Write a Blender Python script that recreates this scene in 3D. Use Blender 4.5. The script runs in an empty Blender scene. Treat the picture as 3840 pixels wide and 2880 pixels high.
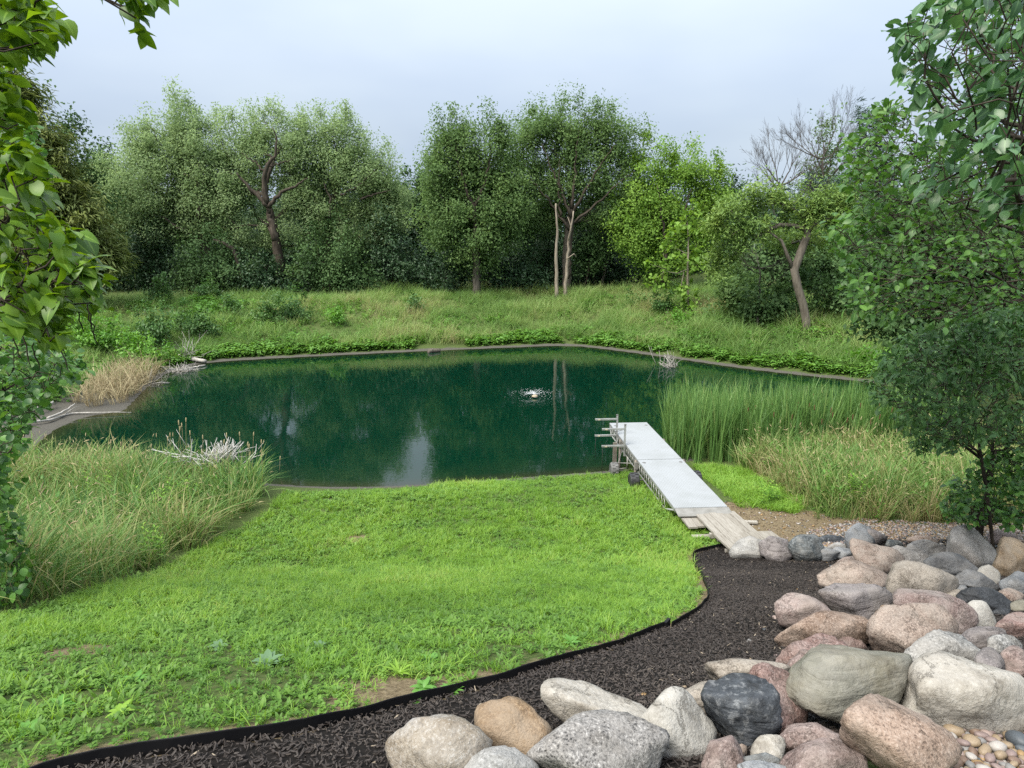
import bpy, math
import numpy as np
from mathutils import Vector, noise as mnoise

rng = np.random.default_rng(11)
sc = bpy.context.scene
COL = sc.collection

# ------------------------------------------------------------------ camera
CZ, PITCH, F = 7.0, math.radians(12.3), 2662.0      # eye height over the water, pitch, focal length in photo pixels
cam = bpy.data.cameras.new("camera")
cam.sensor_fit = 'HORIZONTAL'; cam.sensor_width = 36.0; cam.lens = 36.0 * F / 3840.0
cam.clip_start = 0.05; cam.clip_end = 2000
cam_ob = bpy.data.objects.new("camera", cam); COL.objects.link(cam_ob)
cam_ob.location = (0, 0, CZ); cam_ob.rotation_euler = (math.pi / 2 - PITCH, 0, 0)
sc.camera = cam_ob

# ------------------------------------------------------------------ sky, sun, exposure
SUN_EL, SUN_AZ = math.radians(54), math.radians(-132)   # azimuth from +Y towards +X
world = bpy.data.worlds.new("World"); sc.world = world; world.use_nodes = True
nt = world.node_tree; nt.nodes.clear()
def wn(t, **k):
    n = nt.nodes.new(t)
    for a, b in k.items(): setattr(n, a, b)
    return n
sky = wn('ShaderNodeTexSky', sky_type='NISHITA', sun_disc=False, sun_elevation=SUN_EL, sun_rotation=SUN_AZ, dust_density=3.0)
tc = wn('ShaderNodeTexCoord')
sep = wn('ShaderNodeSeparateXYZ'); nt.links.new(tc.outputs['Generated'], sep.inputs[0])
el0 = wn('ShaderNodeMath', operation='SUBTRACT'); nt.links.new(sep.outputs['Z'], el0.inputs[0]); el0.inputs[1].default_value = 0.12
el = wn('ShaderNodeMath', operation='MAXIMUM'); nt.links.new(el0.outputs[0], el.inputs[0]); el.inputs[1].default_value = 0.0
gr = wn('ShaderNodeMath', operation='MULTIPLY_ADD'); nt.links.new(el.outputs[0], gr.inputs[0]); gr.inputs[1].default_value = 2.2; gr.inputs[2].default_value = 0.94
mp = wn('ShaderNodeMapping'); mp.inputs['Scale'].default_value = (1.0, 1.0, 2.6); nt.links.new(tc.outputs['Generated'], mp.inputs[0])
cn = wn('ShaderNodeTexNoise'); cn.inputs['Scale'].default_value = 2.3; cn.inputs['Detail'].default_value = 4; cn.inputs['Roughness'].default_value = 0.45
nt.links.new(mp.outputs[0], cn.inputs['Vector'])
cr = wn('ShaderNodeValToRGB')
cr.color_ramp.elements[0].position = 0.38; cr.color_ramp.elements[0].color = (0.455, 0.565, 0.745, 1)
cr.color_ramp.elements[1].position = 0.64; cr.color_ramp.elements[1].color = (0.60, 0.705, 0.825, 1)
nt.links.new(cn.outputs['Fac'], cr.inputs[0])
wh = wn('ShaderNodeMapRange'); wh.inputs['From Min'].default_value = 0.0; wh.inputs['From Max'].default_value = 0.55; wh.inputs['To Max'].default_value = 0.85; nt.links.new(sep.outputs['Z'], wh.inputs['Value'])
wm = wn('ShaderNodeMix', data_type='RGBA'); nt.links.new(wh.outputs[0], wm.inputs[0]); nt.links.new(cr.outputs[0], wm.inputs[6]); wm.inputs[7].default_value = (0.64, 0.69, 0.75, 1)   # cloud whitens overhead
mul = wn('ShaderNodeVectorMath', operation='SCALE'); nt.links.new(wm.outputs[2], mul.inputs[0]); nt.links.new(gr.outputs[0], mul.inputs['Scale'])
mul2 = wn('ShaderNodeVectorMath', operation='SCALE'); nt.links.new(mul.outputs[0], mul2.inputs[0]); mul2.inputs['Scale'].default_value = 2.1
mx = wn('ShaderNodeMix', data_type='RGBA'); mx.inputs[0].default_value = 0.95
nt.links.new(sky.outputs[0], mx.inputs[6]); nt.links.new(mul2.outputs[0], mx.inputs[7])
bg = wn('ShaderNodeBackground'); bg.inputs['Strength'].default_value = 0.1
nt.links.new(mx.outputs[2], bg.inputs['Color'])
wo = wn('ShaderNodeOutputWorld'); nt.links.new(bg.outputs[0], wo.inputs[0])

sun = bpy.data.lights.new("sun", 'SUN'); sun.energy = 1.5; sun.angle = math.radians(38); sun.color = (1.0, 0.94, 0.83)
sun_ob = bpy.data.objects.new("sun", sun); COL.objects.link(sun_ob)
sd = Vector((math.cos(SUN_EL) * math.sin(SUN_AZ), math.cos(SUN_EL) * math.cos(SUN_AZ), math.sin(SUN_EL)))
sun_ob.rotation_euler = sd.to_track_quat('Z', 'Y').to_euler(); sun_ob.location = (0, 0, 60)

sc.view_settings.view_transform = 'Standard'
try: sc.view_settings.look = 'None'
except TypeError: pass
sc.view_settings.gamma = 1.0; sc.view_settings.use_curve_mapping = False
sc.view_settings.exposure = 2.35
sc.render.engine = 'CYCLES'
cy = sc.cycles
cy.max_bounces = 7; cy.diffuse_bounces = 4; cy.glossy_bounces = 3; cy.transmission_bounces = 4; cy.transparent_max_bounces = 4
cy.use_denoising = False
cy.sample_clamp_indirect = 4.0
cy.caustics_reflective = False; cy.caustics_refractive = False

# ------------------------------------------------------------------ projection helpers (pixels are those of a 2212 x 1659 view of the photo)
K = 3840.0 / 2212.0
FD = F / K
cp, sp = math.cos(PITCH), math.sin(PITCH)
def ray(x, y):
    u = (x * K - 1920) / F; v = (1440 - y * K) / F
    return np.array([u, cp + v * sp, v * cp - sp])
def PZ(x, y, z):
    r = ray(x, y); return np.array([0, 0, CZ]) + r * ((z - CZ) / r[2])
def PY(x, y, Y):
    r = ray(x, y); return np.array([0, 0, CZ]) + r * (Y / r[1])
def PDp(x, y, d):
    return np.array([0, 0, CZ]) + ray(x, y) * d
def mpp(Y):                                              # metres per D-pixel at world depth Y (roughly)
    return (Y * cp + 0.0) / FD
def sstep(a, b, x):
    t = np.clip((np.asarray(x, float) - a) / (b - a), 0, 1); return t * t * (3 - 2 * t)

# ------------------------------------------------------------------ pond outline and the lie of the land
shore_px = [(60, 985), (85, 955), (125, 925), (190, 898), (262, 893), (292, 868), (318, 838), (345, 815), (392, 795), (450, 783), (560, 776),
            (700, 769), (930, 758), (1100, 751), (1230, 746), (1330, 757), (1480, 778), (1600, 796), (1750, 813), (1880, 826), (2000, 848), (2060, 872),
            (2010, 900), (1900, 925), (1700, 955), (1500, 985), (1400, 1008), (1300, 1019), (1100, 1034), (950, 1046), (750, 1055), (600, 1048),
            (400, 1025), (200, 1005)]
SH = np.array([PZ(x, y, 0.0)[:2] for x, y in shore_px])
def smooth_loop(P, n):
    for _ in range(n):
        Q = np.roll(P, -1, 0); P = np.stack([.75 * P + .25 * Q, .25 * P + .75 * Q], 1).reshape(-1, 2)
    return P
SHS = smooth_loop(SH, 1)
def inpoly(p, poly):
    x, y = p[:, 0][:, None], p[:, 1][:, None]
    a, b = poly, np.roll(poly, -1, 0)
    c = ((a[:, 1] > y) != (b[:, 1] > y)) & (x < (b[:, 0] - a[:, 0]) * (y - a[:, 1]) / (b[:, 1] - a[:, 1] + 1e-12) + a[:, 0])
    return c.sum(1) % 2 == 1
def segdist(p, a, b):
    out = np.full(len(p), 1e9)
    for i in range(len(a)):
        d = b[i] - a[i]; t = np.clip(((p - a[i]) @ d) / (d @ d + 1e-12), 0, 1)
        out = np.minimum(out, np.hypot(*(p - a[i] - t[:, None] * d).T))
    return out
def pond_d(p):
    p = np.asarray(p, float).reshape(-1, 2)
    d = segdist(p, SHS, np.roll(SHS, -1, 0))
    return np.where(inpoly(p, SHS), -d, d)
def vnoise(p, s, seed=0):                                # cheap smooth value noise on 2-D points
    q = np.asarray(p, float) / s + seed * 17.31
    i = np.floor(q).astype(np.int64); f = q - i; f = f * f * (3 - 2 * f)
    def h(a, b):
        n = (a * 374761393 + b * 668265263 + seed * 1274126177) & 0x7fffffff
        n = ((n ^ (n >> 13)) * 1274126177) & 0x7fffffff
        return ((n ^ (n >> 16)) & 0xffff) / 65535.0
    x, y = i[:, 0], i[:, 1]
    return (h(x, y) * (1 - f[:, 0]) + h(x + 1, y) * f[:, 0]) * (1 - f[:, 1]) + (h(x, y + 1) * (1 - f[:, 0]) + h(x + 1, y + 1) * f[:, 0]) * f[:, 1]
GN_D = [0, .6, 2.6, 4, 5.6, 6.5, 7.3, 9.7, 12.2, 15.6, 18.8, 25, 60]
GN_Z = [.02, .12, .38, .56, .76, .90, 1.15, 2.1, 3.1, 4.35, 5.2, 6.0, 7.0]
def height(p):
    p = np.asarray(p, float).reshape(-1, 2); x, y = p[:, 0], p[:, 1]
    d = pond_d(p); dp = np.maximum(d, 0)
    near = np.interp(np.maximum(np.minimum(dp, 18.8 - y), 0), GN_D, GN_Z) + .09 * np.minimum(dp, 2.5) * (1 - sstep(1.5, 4.5, 18.8 - y))
    far = np.interp(dp, [0, .7, 1.6, 9.5, 12, 18, 60, 200], [.0, .10, .32, 2.05, 2.15, 1.6, 1.5, 2.0])
    left = np.interp(dp, [0, 2, 3.5, 8, 16, 200], [0, .16, .5, 1.8, 3.0, 4.0])
    wl = sstep(-9, -13, x) * sstep(40, 34, y)
    far = far * (1 - wl) + left * wl
    far = far + 2.6 * sstep(4, 26, x) * sstep(46, 62, y)
    w = sstep(25, 18, y)
    z = near * w + far * (1 - w)
    z = z + (vnoise(p, 1.7, 3) - .5) * .10 * sstep(.8, 4, d) + (vnoise(p, .5, 4) - .5) * .03 * sstep(.1, 1.5, d)
    return np.where(d < 0, np.maximum(.32 * d, -1.5), z)
def h1(x, y): return float(height([[x, y]])[0])
_T = np.concatenate([np.arange(1.5, 30, .03), np.arange(30, 130, .15)])
def PT(x, y, off=0.0):                                   # where the ray through a pixel meets the ground (+off)
    r = ray(x, y); P = np.array([0, 0, CZ]) + r * _T[:, None]
    g = P[:, 2] - height(P[:, :2]) - off
    k = np.argmax(g < 0) if (g < 0).any() else len(_T) - 1
    return P[k]

# ------------------------------------------------------------------ mesh helpers
def new_mesh(name, V, faces, mats=(), attrs=None, smooth=False, matidx=None):
    me = bpy.data.meshes.new(name)
    V = np.ascontiguousarray(V, dtype=np.float32)
    if not isinstance(faces, (list, tuple)): faces = [faces]
    faces = [np.asarray(f, dtype=np.int32) for f in faces if len(f)]
    me.vertices.add(len(V)); me.vertices.foreach_set('co', V.ravel())
    if faces:
        li = np.concatenate([f.ravel() for f in faces]); tot = np.concatenate([np.full(len(f), f.shape[1], np.int32) for f in faces])
        me.loops.add(len(li)); me.loops.foreach_set('vertex_index', li)
        me.polygons.add(len(tot)); st = np.zeros(len(tot), np.int32); st[1:] = np.cumsum(tot)[:-1]
        me.polygons.foreach_set('loop_start', st)
        me.polygons.foreach_set('use_smooth', np.full(len(tot), bool(smooth)))
        if matidx is not None: me.polygons.foreach_set('material_index', np.asarray(matidx, np.int32))
    for m in (mats if isinstance(mats, (list, tuple)) else [mats]):
        if m is not None: me.materials.append(m)
    me.update(calc_edges=True)
    for k, (dom, typ, arr) in (attrs or {}).items():
        a = me.attributes.new(k, typ, dom)
        a.data.foreach_set('vector' if typ == 'FLOAT_VECTOR' else 'value', np.ascontiguousarray(arr).ravel())
    return me
def link(name, me, parent=None, loc=(0, 0, 0), label=None, cat=None, group=None, kind=None):
    o = bpy.data.objects.new(name, me); COL.objects.link(o); o.location = loc
    if parent is not None: o.parent = parent
    for k, v in (('label', label), ('category', cat), ('group', group), ('kind', kind)):
        if v: o[k] = v
    return o
def thing(name, label, cat, loc, group=None):
    return link(name, None, None, tuple(float(a) for a in loc), label, cat, group)
def part(name, V, Fs, mat, parent, attrs=None, smooth=False, kind=None, label=None, me_name=None):
    V = np.asarray(V) - np.array(parent['_w'] if '_w' in parent.keys() else parent.location)
    return link(name, new_mesh(me_name or name, V, Fs, mat, attrs, smooth), parent, kind=kind, label=label)
class Geo:
    def __init__(s): s.V, s.F3, s.F4, s.n = [], [], [], 0
    def add(s, V, F):
        V = np.asarray(V, float); F = np.asarray(F, int)
        s.V.append(V)
        if len(F): (s.F3 if F.shape[1] == 3 else s.F4).append(F + s.n)
        s.n += len(V); return s
    def get(s):
        return np.concatenate(s.V), [np.concatenate(a) for a in (s.F3, s.F4) if a]
    def tube(s, P, R, k=6, cap=True):
        V, Fq = tube(P, R, k); s.add(V, Fq)
        if cap:
            n0 = s.n; P = np.asarray(P)
            s.add(P[[0, -1]], np.zeros((0, 3), int))
            L = len(V); b = n0 - L
            i = np.arange(k); j = (i + 1) % k
            s.F3.append(np.stack([np.full(k, n0), b + j, b + i], 1)); s.F3.append(np.stack([np.full(k, n0 + 1), b + L - k + i, b + L - k + j], 1))
        return s
    def box(s, c, ax, ay, az):
        c, ax, ay, az = (np.asarray(a, float) for a in (c, ax, ay, az))
        sg = np.array([[-1, -1, -1], [1, -1, -1], [1, 1, -1], [-1, 1, -1], [-1, -1, 1], [1, -1, 1], [1, 1, 1], [-1, 1, 1]])
        return s.add(c + sg @ np.stack([ax, ay, az]), [[0, 3, 2, 1], [4, 5, 6, 7], [0, 1, 5, 4], [1, 2, 6, 5], [2, 3, 7, 6], [3, 0, 4, 7]])
def tube(P, R, k=6):
    P = np.asarray(P, float); R = np.broadcast_to(np.asarray(R, float), (len(P),))
    T = np.gradient(P, axis=0); T /= np.linalg.norm(T, axis=1)[:, None] + 1e-9
    m = np.abs(T.mean(0)); ref = np.eye(3)[np.argmin(m)]
    A = np.cross(T, ref); A /= np.linalg.norm(A, axis=1)[:, None] + 1e-9; B = np.cross(T, A)
    th = np.arange(k) / k * 2 * np.pi
    V = P[:, None] + R[:, None, None] * (np.cos(th)[None, :, None] * A[:, None] + np.sin(th)[None, :, None] * B[:, None])
    n = len(P); i = np.arange(n - 1)[:, None] * k; j = np.arange(k)[None]; j2 = (j + 1) % k
    Fq = np.stack([i + j, i + j2, i + k + j2, i + k + j], -1).reshape(-1, 4)
    return V.reshape(-1, 3), Fq
def unit(a): return a / (np.linalg.norm(a, axis=-1, keepdims=True) + 1e-9)
_icos = {}
def ico(n):
    if n not in _icos:
        import bmesh
        bm = bmesh.new(); bmesh.ops.create_icosphere(bm, subdivisions=n, radius=1)
        _icos[n] = (np.array([v.co[:] for v in bm.verts]), np.array([[v.index for v in f.verts] for f in bm.faces])); bm.free()
    return _icos[n]

# ------------------------------------------------------------------ materials
def nmat(name):
    m = bpy.data.materials.new(name); m.use_nodes = True; t = m.node_tree; t.nodes.clear()
    out = t.nodes.new('ShaderNodeOutputMaterial')
    def N(ty, **k):
        n = t.nodes.new(ty)
        for a, b in k.items():
            if a.startswith('i_'): n.inputs[a[2:]].default_value = b
            else: setattr(n, a, b)
        return n
    return m, N, t.links.new, out
def ramp(N, stops):
    r = N('ShaderNodeValToRGB'); e = r.color_ramp.elements
    while len(e) < len(stops): e.new(0.5)
    for i, (p, c) in enumerate(stops): e[i].position = p; e[i].color = (*c, 1)
    return r
def foliage(name, cols, trans=.35, rough=.5, spec=.3, tint=False, noise_s=None, rw=.6):
    m, N, L, out = nmat(name)
    a = N('ShaderNodeAttribute', attribute_name='rnd')
    v = N('ShaderNodeMath', operation='MULTIPLY'); L(a.outputs['Fac'], v.inputs[0]); v.inputs[1].default_value = rw if (tint or noise_s) else 1.0
    val = v.outputs[0]
    if tint:
        b = N('ShaderNodeAttribute', attribute_name='tint', attribute_type='INSTANCER')
        w = N('ShaderNodeMath', operation='MULTIPLY_ADD'); L(b.outputs['Fac'], w.inputs[0]); w.inputs[1].default_value = 1 - rw; L(val, w.inputs[2]); val = w.outputs[0]
    elif noise_s:
        g = N('ShaderNodeNewGeometry'); n = N('ShaderNodeTexNoise'); n.inputs['Scale'].default_value = noise_s; n.inputs['Detail'].default_value = 2
        L(g.outputs['Position'], n.inputs['Vector'])
        w = N('ShaderNodeMath', operation='MULTIPLY_ADD'); L(n.outputs['Fac'], w.inputs[0]); w.inputs[1].default_value = 1 - rw; L(val, w.inputs[2]); val = w.outputs[0]
    r = ramp(N, [(i / (len(cols) - 1), c) for i, c in enumerate(cols)]); L(val, r.inputs[0])
    csock = r.outputs[0]
    if noise_s:                                          # pale midrib on leaves seen close by
        ar = N('ShaderNodeAttribute', attribute_name='rib'); rr_ = ramp(N, [(.80, (0, 0, 0)), (.97, (.6, .6, .6))]); L(ar.outputs['Fac'], rr_.inputs[0])
        mr = N('ShaderNodeMix', data_type='RGBA'); L(rr_.outputs[0], mr.inputs[0]); L(csock, mr.inputs[6]); mr.inputs[7].default_value = (*[c * 1.35 + .03 for c in cols[-1]], 1); csock = mr.outputs[2]
    p = N('ShaderNodeBsdfPrincipled'); L(csock, p.inputs['Base Color']); p.inputs['Roughness'].default_value = rough; p.inputs['Specular IOR Level'].default_value = spec
    if trans > 0:
        hs = N('ShaderNodeHueSaturation'); hs.inputs['Hue'].default_value = .485; hs.inputs['Saturation'].default_value = 1.1; hs.inputs['Value'].default_value = 1.35; L(r.outputs[0], hs.inputs['Color'])
        tr = N('ShaderNodeBsdfTranslucent'); L(hs.outputs[0], tr.inputs[0])
        mxs = N('ShaderNodeMixShader'); mxs.inputs[0].default_value = trans; L(p.outputs[0], mxs.inputs[1]); L(tr.outputs[0], mxs.inputs[2]); L(mxs.outputs[0], out.inputs[0])
    else: L(p.outputs[0], out.inputs[0])
    return m
def bark(name, c1, c2, s=6.0, bump=.5):
    m, N, L, out = nmat(name)
    t = N('ShaderNodeTexCoord'); mp_ = N('ShaderNodeMapping'); mp_.inputs['Scale'].default_value = (s, s, s * .22); L(t.outputs['Object'], mp_.inputs[0])
    n = N('ShaderNodeTexNoise'); n.inputs['Scale'].default_value = 1.5; n.inputs['Detail'].default_value = 6; L(mp_.outputs[0], n.inputs['Vector'])
    r = ramp(N, [(.3, c1), (.7, c2)]); L(n.outputs['Fac'], r.inputs[0])
    b = N('ShaderNodeBump'); b.inputs['Strength'].default_value = bump; b.inputs['Distance'].default_value = .03; L(n.outputs['Fac'], b.inputs['Height'])
    p = N('ShaderNodeBsdfPrincipled'); p.inputs['Roughness'].default_value = .9; p.inputs['Specular IOR Level'].default_value = .15
    L(r.outputs[0], p.inputs['Base Color']); L(b.outputs[0], p.inputs['Normal']); L(p.outputs[0], out.inputs[0]); return m
def plain(name, c, rough=.6, metal=0.0, spec=.4, c2=None, s=8.0, bump=0.0):
    m, N, L, out = nmat(name)
    p = N('ShaderNodeBsdfPrincipled'); p.inputs['Roughness'].default_value = rough; p.inputs['Metallic'].default_value = metal; p.inputs['Specular IOR Level'].default_value = spec
    t = N('ShaderNodeTexCoord'); n = N('ShaderNodeTexNoise'); n.inputs['Scale'].default_value = s; n.inputs['Detail'].default_value = 5; L(t.outputs['Object'], n.inputs['Vector'])
    c2 = c2 or tuple(a * .82 for a in c)
    r = ramp(N, [(.32, c2), (.68, c)]); L(n.outputs['Fac'], r.inputs[0]); L(r.outputs[0], p.inputs['Base Color'])
    if bump:
        b = N('ShaderNodeBump'); b.inputs['Strength'].default_value = bump; b.inputs['Distance'].default_value = .01; L(n.outputs['Fac'], b.inputs['Height']); L(b.outputs[0], p.inputs['Normal'])
    L(p.outputs[0], out.inputs[0]); return m
def stone(name, c1, c2, dark, light, speck=.5, sscale=60., big=2.2, rough=.75, crack=0., layer=0., patch=(.10, .092, .082), dusty=True):
    c1, c2, dark, light = [tuple(a * g for a in c) for c, g in ((c1, .43), (c2, .52), (dark, .30), (light, .60))]; c1, c2, light = [(c[0] * .98, c[1] * .985, c[2] * .985) for c in (c1, c2, light)]; speck = min(1, speck * 1.35)
    m, N, L, out = nmat(name)
    t = N('ShaderNodeTexCoord'); oi = N('ShaderNodeObjectInfo')
    off = N('ShaderNodeVectorMath', operation='ADD'); sc_ = N('ShaderNodeVectorMath', operation='SCALE'); sc_.inputs[0].default_value = (37., 19., 53.); L(oi.outputs['Random'], sc_.inputs['Scale'])
    L(t.outputs['Object'], off.inputs[0]); L(sc_.outputs[0], off.inputs[1]); vec = off.outputs[0]
    n1 = N('ShaderNodeTexNoise'); n1.inputs['Scale'].default_value = big; n1.inputs['Detail'].default_value = 6; n1.inputs['Roughness'].default_value = .62; n1.inputs['Distortion'].default_value = .6; L(vec, n1.inputs['Vector'])
    r1 = ramp(N, [(.34, c1), (.66, c2)]); L(n1.outputs['Fac'], r1.inputs[0])
    n2 = N('ShaderNodeTexNoise'); n2.inputs['Scale'].default_value = sscale; n2.inputs['Detail'].default_value = 3; n2.inputs['Roughness'].default_value = .7; L(vec, n2.inputs['Vector'])
    rd = ramp(N, [(.37, (1, 1, 1)), (.46, (0, 0, 0))]); L(n2.outputs['Fac'], rd.inputs[0])
    rl = ramp(N, [(.53, (0, 0, 0)), (.66, (1, 1, 1))]); L(n2.outputs['Fac'], rl.inputs[0])
    md = N('ShaderNodeMath', operation='MULTIPLY'); L(rd.outputs[0], md.inputs[0]); md.inputs[1].default_value = speck
    ml = N('ShaderNodeMath', operation='MULTIPLY'); L(rl.outputs[0], ml.inputs[0]); ml.inputs[1].default_value = speck
    m1 = N('ShaderNodeMix', data_type='RGBA'); L(md.outputs[0], m1.inputs[0]); L(r1.outputs[0], m1.inputs[6]); m1.inputs[7].default_value = (*dark, 1)
    m2 = N('ShaderNodeMix', data_type='RGBA'); L(ml.outputs[0], m2.inputs[0]); L(m1.outputs[2], m2.inputs[6]); m2.inputs[7].default_value = (*light, 1)
    col = m2.outputs[2]
    # weather stains, lichen and dirt with a shape of their own
    n4 = N('ShaderNodeTexNoise'); n4.inputs['Scale'].default_value = 5.5; n4.inputs['Detail'].default_value = 8; n4.inputs['Roughness'].default_value = .7; L(vec, n4.inputs['Vector'])
    r4 = ramp(N, [(.5, (0, 0, 0)), (.66, (.8, .8, .8))]); L(n4.outputs['Fac'], r4.inputs[0])
    m4 = N('ShaderNodeMix', data_type='RGBA', blend_type='MULTIPLY'); L(r4.outputs[0], m4.inputs[0]); L(col, m4.inputs[6]); m4.inputs[7].default_value = (.45, .42, .38, 1); col = m4.outputs[2]
    n7 = N('ShaderNodeTexNoise'); n7.inputs['Scale'].default_value = big * .8; n7.inputs['Detail'].default_value = 7; n7.inputs['Roughness'].default_value = .65; n7.inputs['Distortion'].default_value = 1.2
    v7 = N('ShaderNodeVectorMath', operation='ADD'); v7.inputs[1].default_value = (11, 5, 3); L(vec, v7.inputs[0]); L(v7.outputs[0], n7.inputs['Vector'])
    r7 = ramp(N, [(.47, (0, 0, 0)), (.62, (.7, .7, .7))]); L(n7.outputs['Fac'], r7.inputs[0])
    m7 = N('ShaderNodeMix', data_type='RGBA'); L(r7.outputs[0], m7.inputs[0]); L(col, m7.inputs[6]); m7.inputs[7].default_value = (*[a * .45 + b_ for a, b_ in zip(c2, patch)], 1); col = m7.outputs[2]
    n8 = N('ShaderNodeTexNoise'); n8.inputs['Scale'].default_value = 3.4; n8.inputs['Detail'].default_value = 9; n8.inputs['Roughness'].default_value = .75
    v8 = N('ShaderNodeVectorMath', operation='ADD'); v8.inputs[1].default_value = (3, 17, 29); L(vec, v8.inputs[0]); L(v8.outputs[0], n8.inputs['Vector'])
    r8 = ramp(N, [(.44, (0, 0, 0)), (.70, (.42, .42, .42))]); L(n8.outputs['Fac'], r8.inputs[0])
    m8 = N('ShaderNodeMix', data_type='RGBA'); L(r8.outputs[0], m8.inputs[0]); L(col, m8.inputs[6]); m8.inputs[7].default_value = (*[.5 * a + .5 * b_ for a, b_ in zip(light, (.30, .285, .265))], 1)   # dust and lichen bloom
    if dusty: col = m8.outputs[2]
    h = N('ShaderNodeMath', operation='MULTIPLY_ADD'); L(n2.outputs['Fac'], h.inputs[0]); h.inputs[1].default_value = .3; L(n4.outputs['Fac'], h.inputs[2]); hv = h.outputs[0]
    if layer:
        mpn = N('ShaderNodeMapping'); mpn.inputs['Scale'].default_value = (1.2, 1.2, 9.); mpn.inputs['Rotation'].default_value = (.3, .4, 0); L(vec, mpn.inputs[0])
        n5 = N('ShaderNodeTexNoise'); n5.inputs['Scale'].default_value = 2.2; n5.inputs['Detail'].default_value = 5; n5.inputs['Distortion'].default_value = .5; L(mpn.outputs[0], n5.inputs['Vector'])
        r5 = ramp(N, [(.45, (1, 1, 1)), (.6, (.55, .55, .56))]); L(n5.outputs['Fac'], r5.inputs[0])
        m5 = N('ShaderNodeMix', data_type='RGBA', blend_type='MULTIPLY'); m5.inputs[0].default_value = layer; L(col, m5.inputs[6]); L(r5.outputs[0], m5.inputs[7]); col = m5.outputs[2]
        h2 = N('ShaderNodeMath', operation='MULTIPLY_ADD'); L(n5.outputs['Fac'], h2.inputs[0]); h2.inputs[1].default_value = .8; L(hv, h2.inputs[2]); hv = h2.outputs[0]
    if crack:
        vo = N('ShaderNodeTexVoronoi', feature='DISTANCE_TO_EDGE'); vo.inputs['Scale'].default_value = 3.6
        dn = N('ShaderNodeMix', data_type='RGBA'); dn.inputs[0].default_value = .34; L(vec, dn.inputs[6]); L(n4.outputs['Color'], dn.inputs[7]); L(dn.outputs[2], vo.inputs['Vector'])
        rc = ramp(N, [(0., (.36, .33, .29)), (.018, (1, 1, 1))]); L(vo.outputs['Distance'], rc.inputs[0])
        m6 = N('ShaderNodeMix', data_type='RGBA', blend_type='MULTIPLY'); m6.inputs[0].default_value = crack; L(col, m6.inputs[6]); L(rc.outputs[0], m6.inputs[7]); col = m6.outputs[2]
        h3 = N('ShaderNodeMath', operation='MULTIPLY_ADD'); L(rc.outputs[0], h3.inputs[0]); h3.inputs[1].default_value = .5 * crack; L(hv, h3.inputs[2]); hv = h3.outputs[0]
    b = N('ShaderNodeBump'); b.inputs['Strength'].default_value = .7; b.inputs['Distance'].default_value = .04; L(hv, b.inputs['Height'])
    p = N('ShaderNodeBsdfPrincipled'); p.inputs['Roughness'].default_value = rough; p.inputs['Specular IOR Level'].default_value = .3
    L(col, p.inputs['Base Color']); L(b.outputs[0], p.inputs['Normal']); L(p.outputs[0], out.inputs[0]); return m

# ------------------------------------------------------------------ ground (one sheet to the horizon)
def axis(lo, hi, f0, f1, fine, grow=1.25):
    a = list(np.arange(f0, f1, fine)); s = fine
    while a[-1] < hi: s = min(s * grow, 25); a.append(a[-1] + s)
    s = fine; b = []
    c = f0
    while c > lo: s = min(s * grow, 25); c -= s; b.append(c)
    return np.array(b[::-1] + a)
gx = axis(-420, 420, -22, 24, .20); gy = axis(-60, 700, 1.5, 24, .16); gy = np.concatenate([gy[gy < 24], axis(24, 700, 24, 62, .6)])
gy = np.unique(np.round(gy, 4))
XX, YY = np.meshgrid(gx, gy); PP = np.stack([XX.ravel(), YY.ravel()], 1)
ZZ = height(PP); DD = pond_d(PP)
nx, ny = len(gx), len(gy)
ii = np.arange(ny - 1)[:, None] * nx + np.arange(nx - 1)[None]
quads = np.stack([ii, ii + 1, ii + nx + 1, ii + nx], -1).reshape(-1, 4)

def gpoly(px, off=0.0): return np.array([PT(x, y, off)[:2] for x, y in px])
SOIL = gpoly([(1470, 1110), (1560, 1085), (1640, 1085), (1780, 1110), (1900, 1135), (2212, 1135), (2330, 1150), (2330, 1230), (1990, 1200), (1700, 1195), (1570, 1172)])
DIRT1 = PT(765, 1165)[:2]; DIRT2 = PT(165, 1405)[:2]; DIRT3 = PT(840, 1500)[:2]
edge_px = [(-70, 1745), (30, 1688), (95, 1657), (200, 1634), (306, 1618), (470, 1592), (634, 1569), (806, 1526), (942, 1495), (1145, 1440), (1314, 1391), (1440, 1346),
           (1450, 1346), (1500, 1318), (1517, 1303), (1531, 1283), (1529, 1264), (1517, 1240), (1503, 1217), (1496, 1203), (1499, 1193), (1512, 1187), (1540, 1181), (1578, 1174)]
EDGE = np.array([PT(x, y, .062)[:2] for x, y in edge_px])
mud = np.clip(1 - np.maximum(DD, 0) / .8, 0, 1) * (DD > -3) + (DD < 0)
leftm = sstep(-8.5, -10.5, PP[:, 0]) * (PP[:, 1] < 30)
mud = np.maximum(mud, leftm * np.clip(2.2 - np.maximum(DD, 0) / 1.6, 0, 1))
soil = np.where(inpoly(PP, SOIL), 1.0, 0.0)
for c, r in ((DIRT1, .45), (DIRT2, .35), (DIRT3, .42)): soil = np.maximum(soil, np.exp(-((PP - c) ** 2).sum(1) / r ** 2))
ed = segdist(PP, EDGE[:-1], EDGE[1:]); soil = np.maximum(soil, .8 * np.exp(-(ed / .35) ** 2))
m_ground, N, L, out = nmat('ground_soil')
geo = N('ShaderNodeNewGeometry')
nA = N('ShaderNodeTexNoise'); nA.inputs['Scale'].default_value = 1.1; nA.inputs['Detail'].default_value = 8; L(geo.outputs['Position'], nA.inputs['Vector'])
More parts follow.
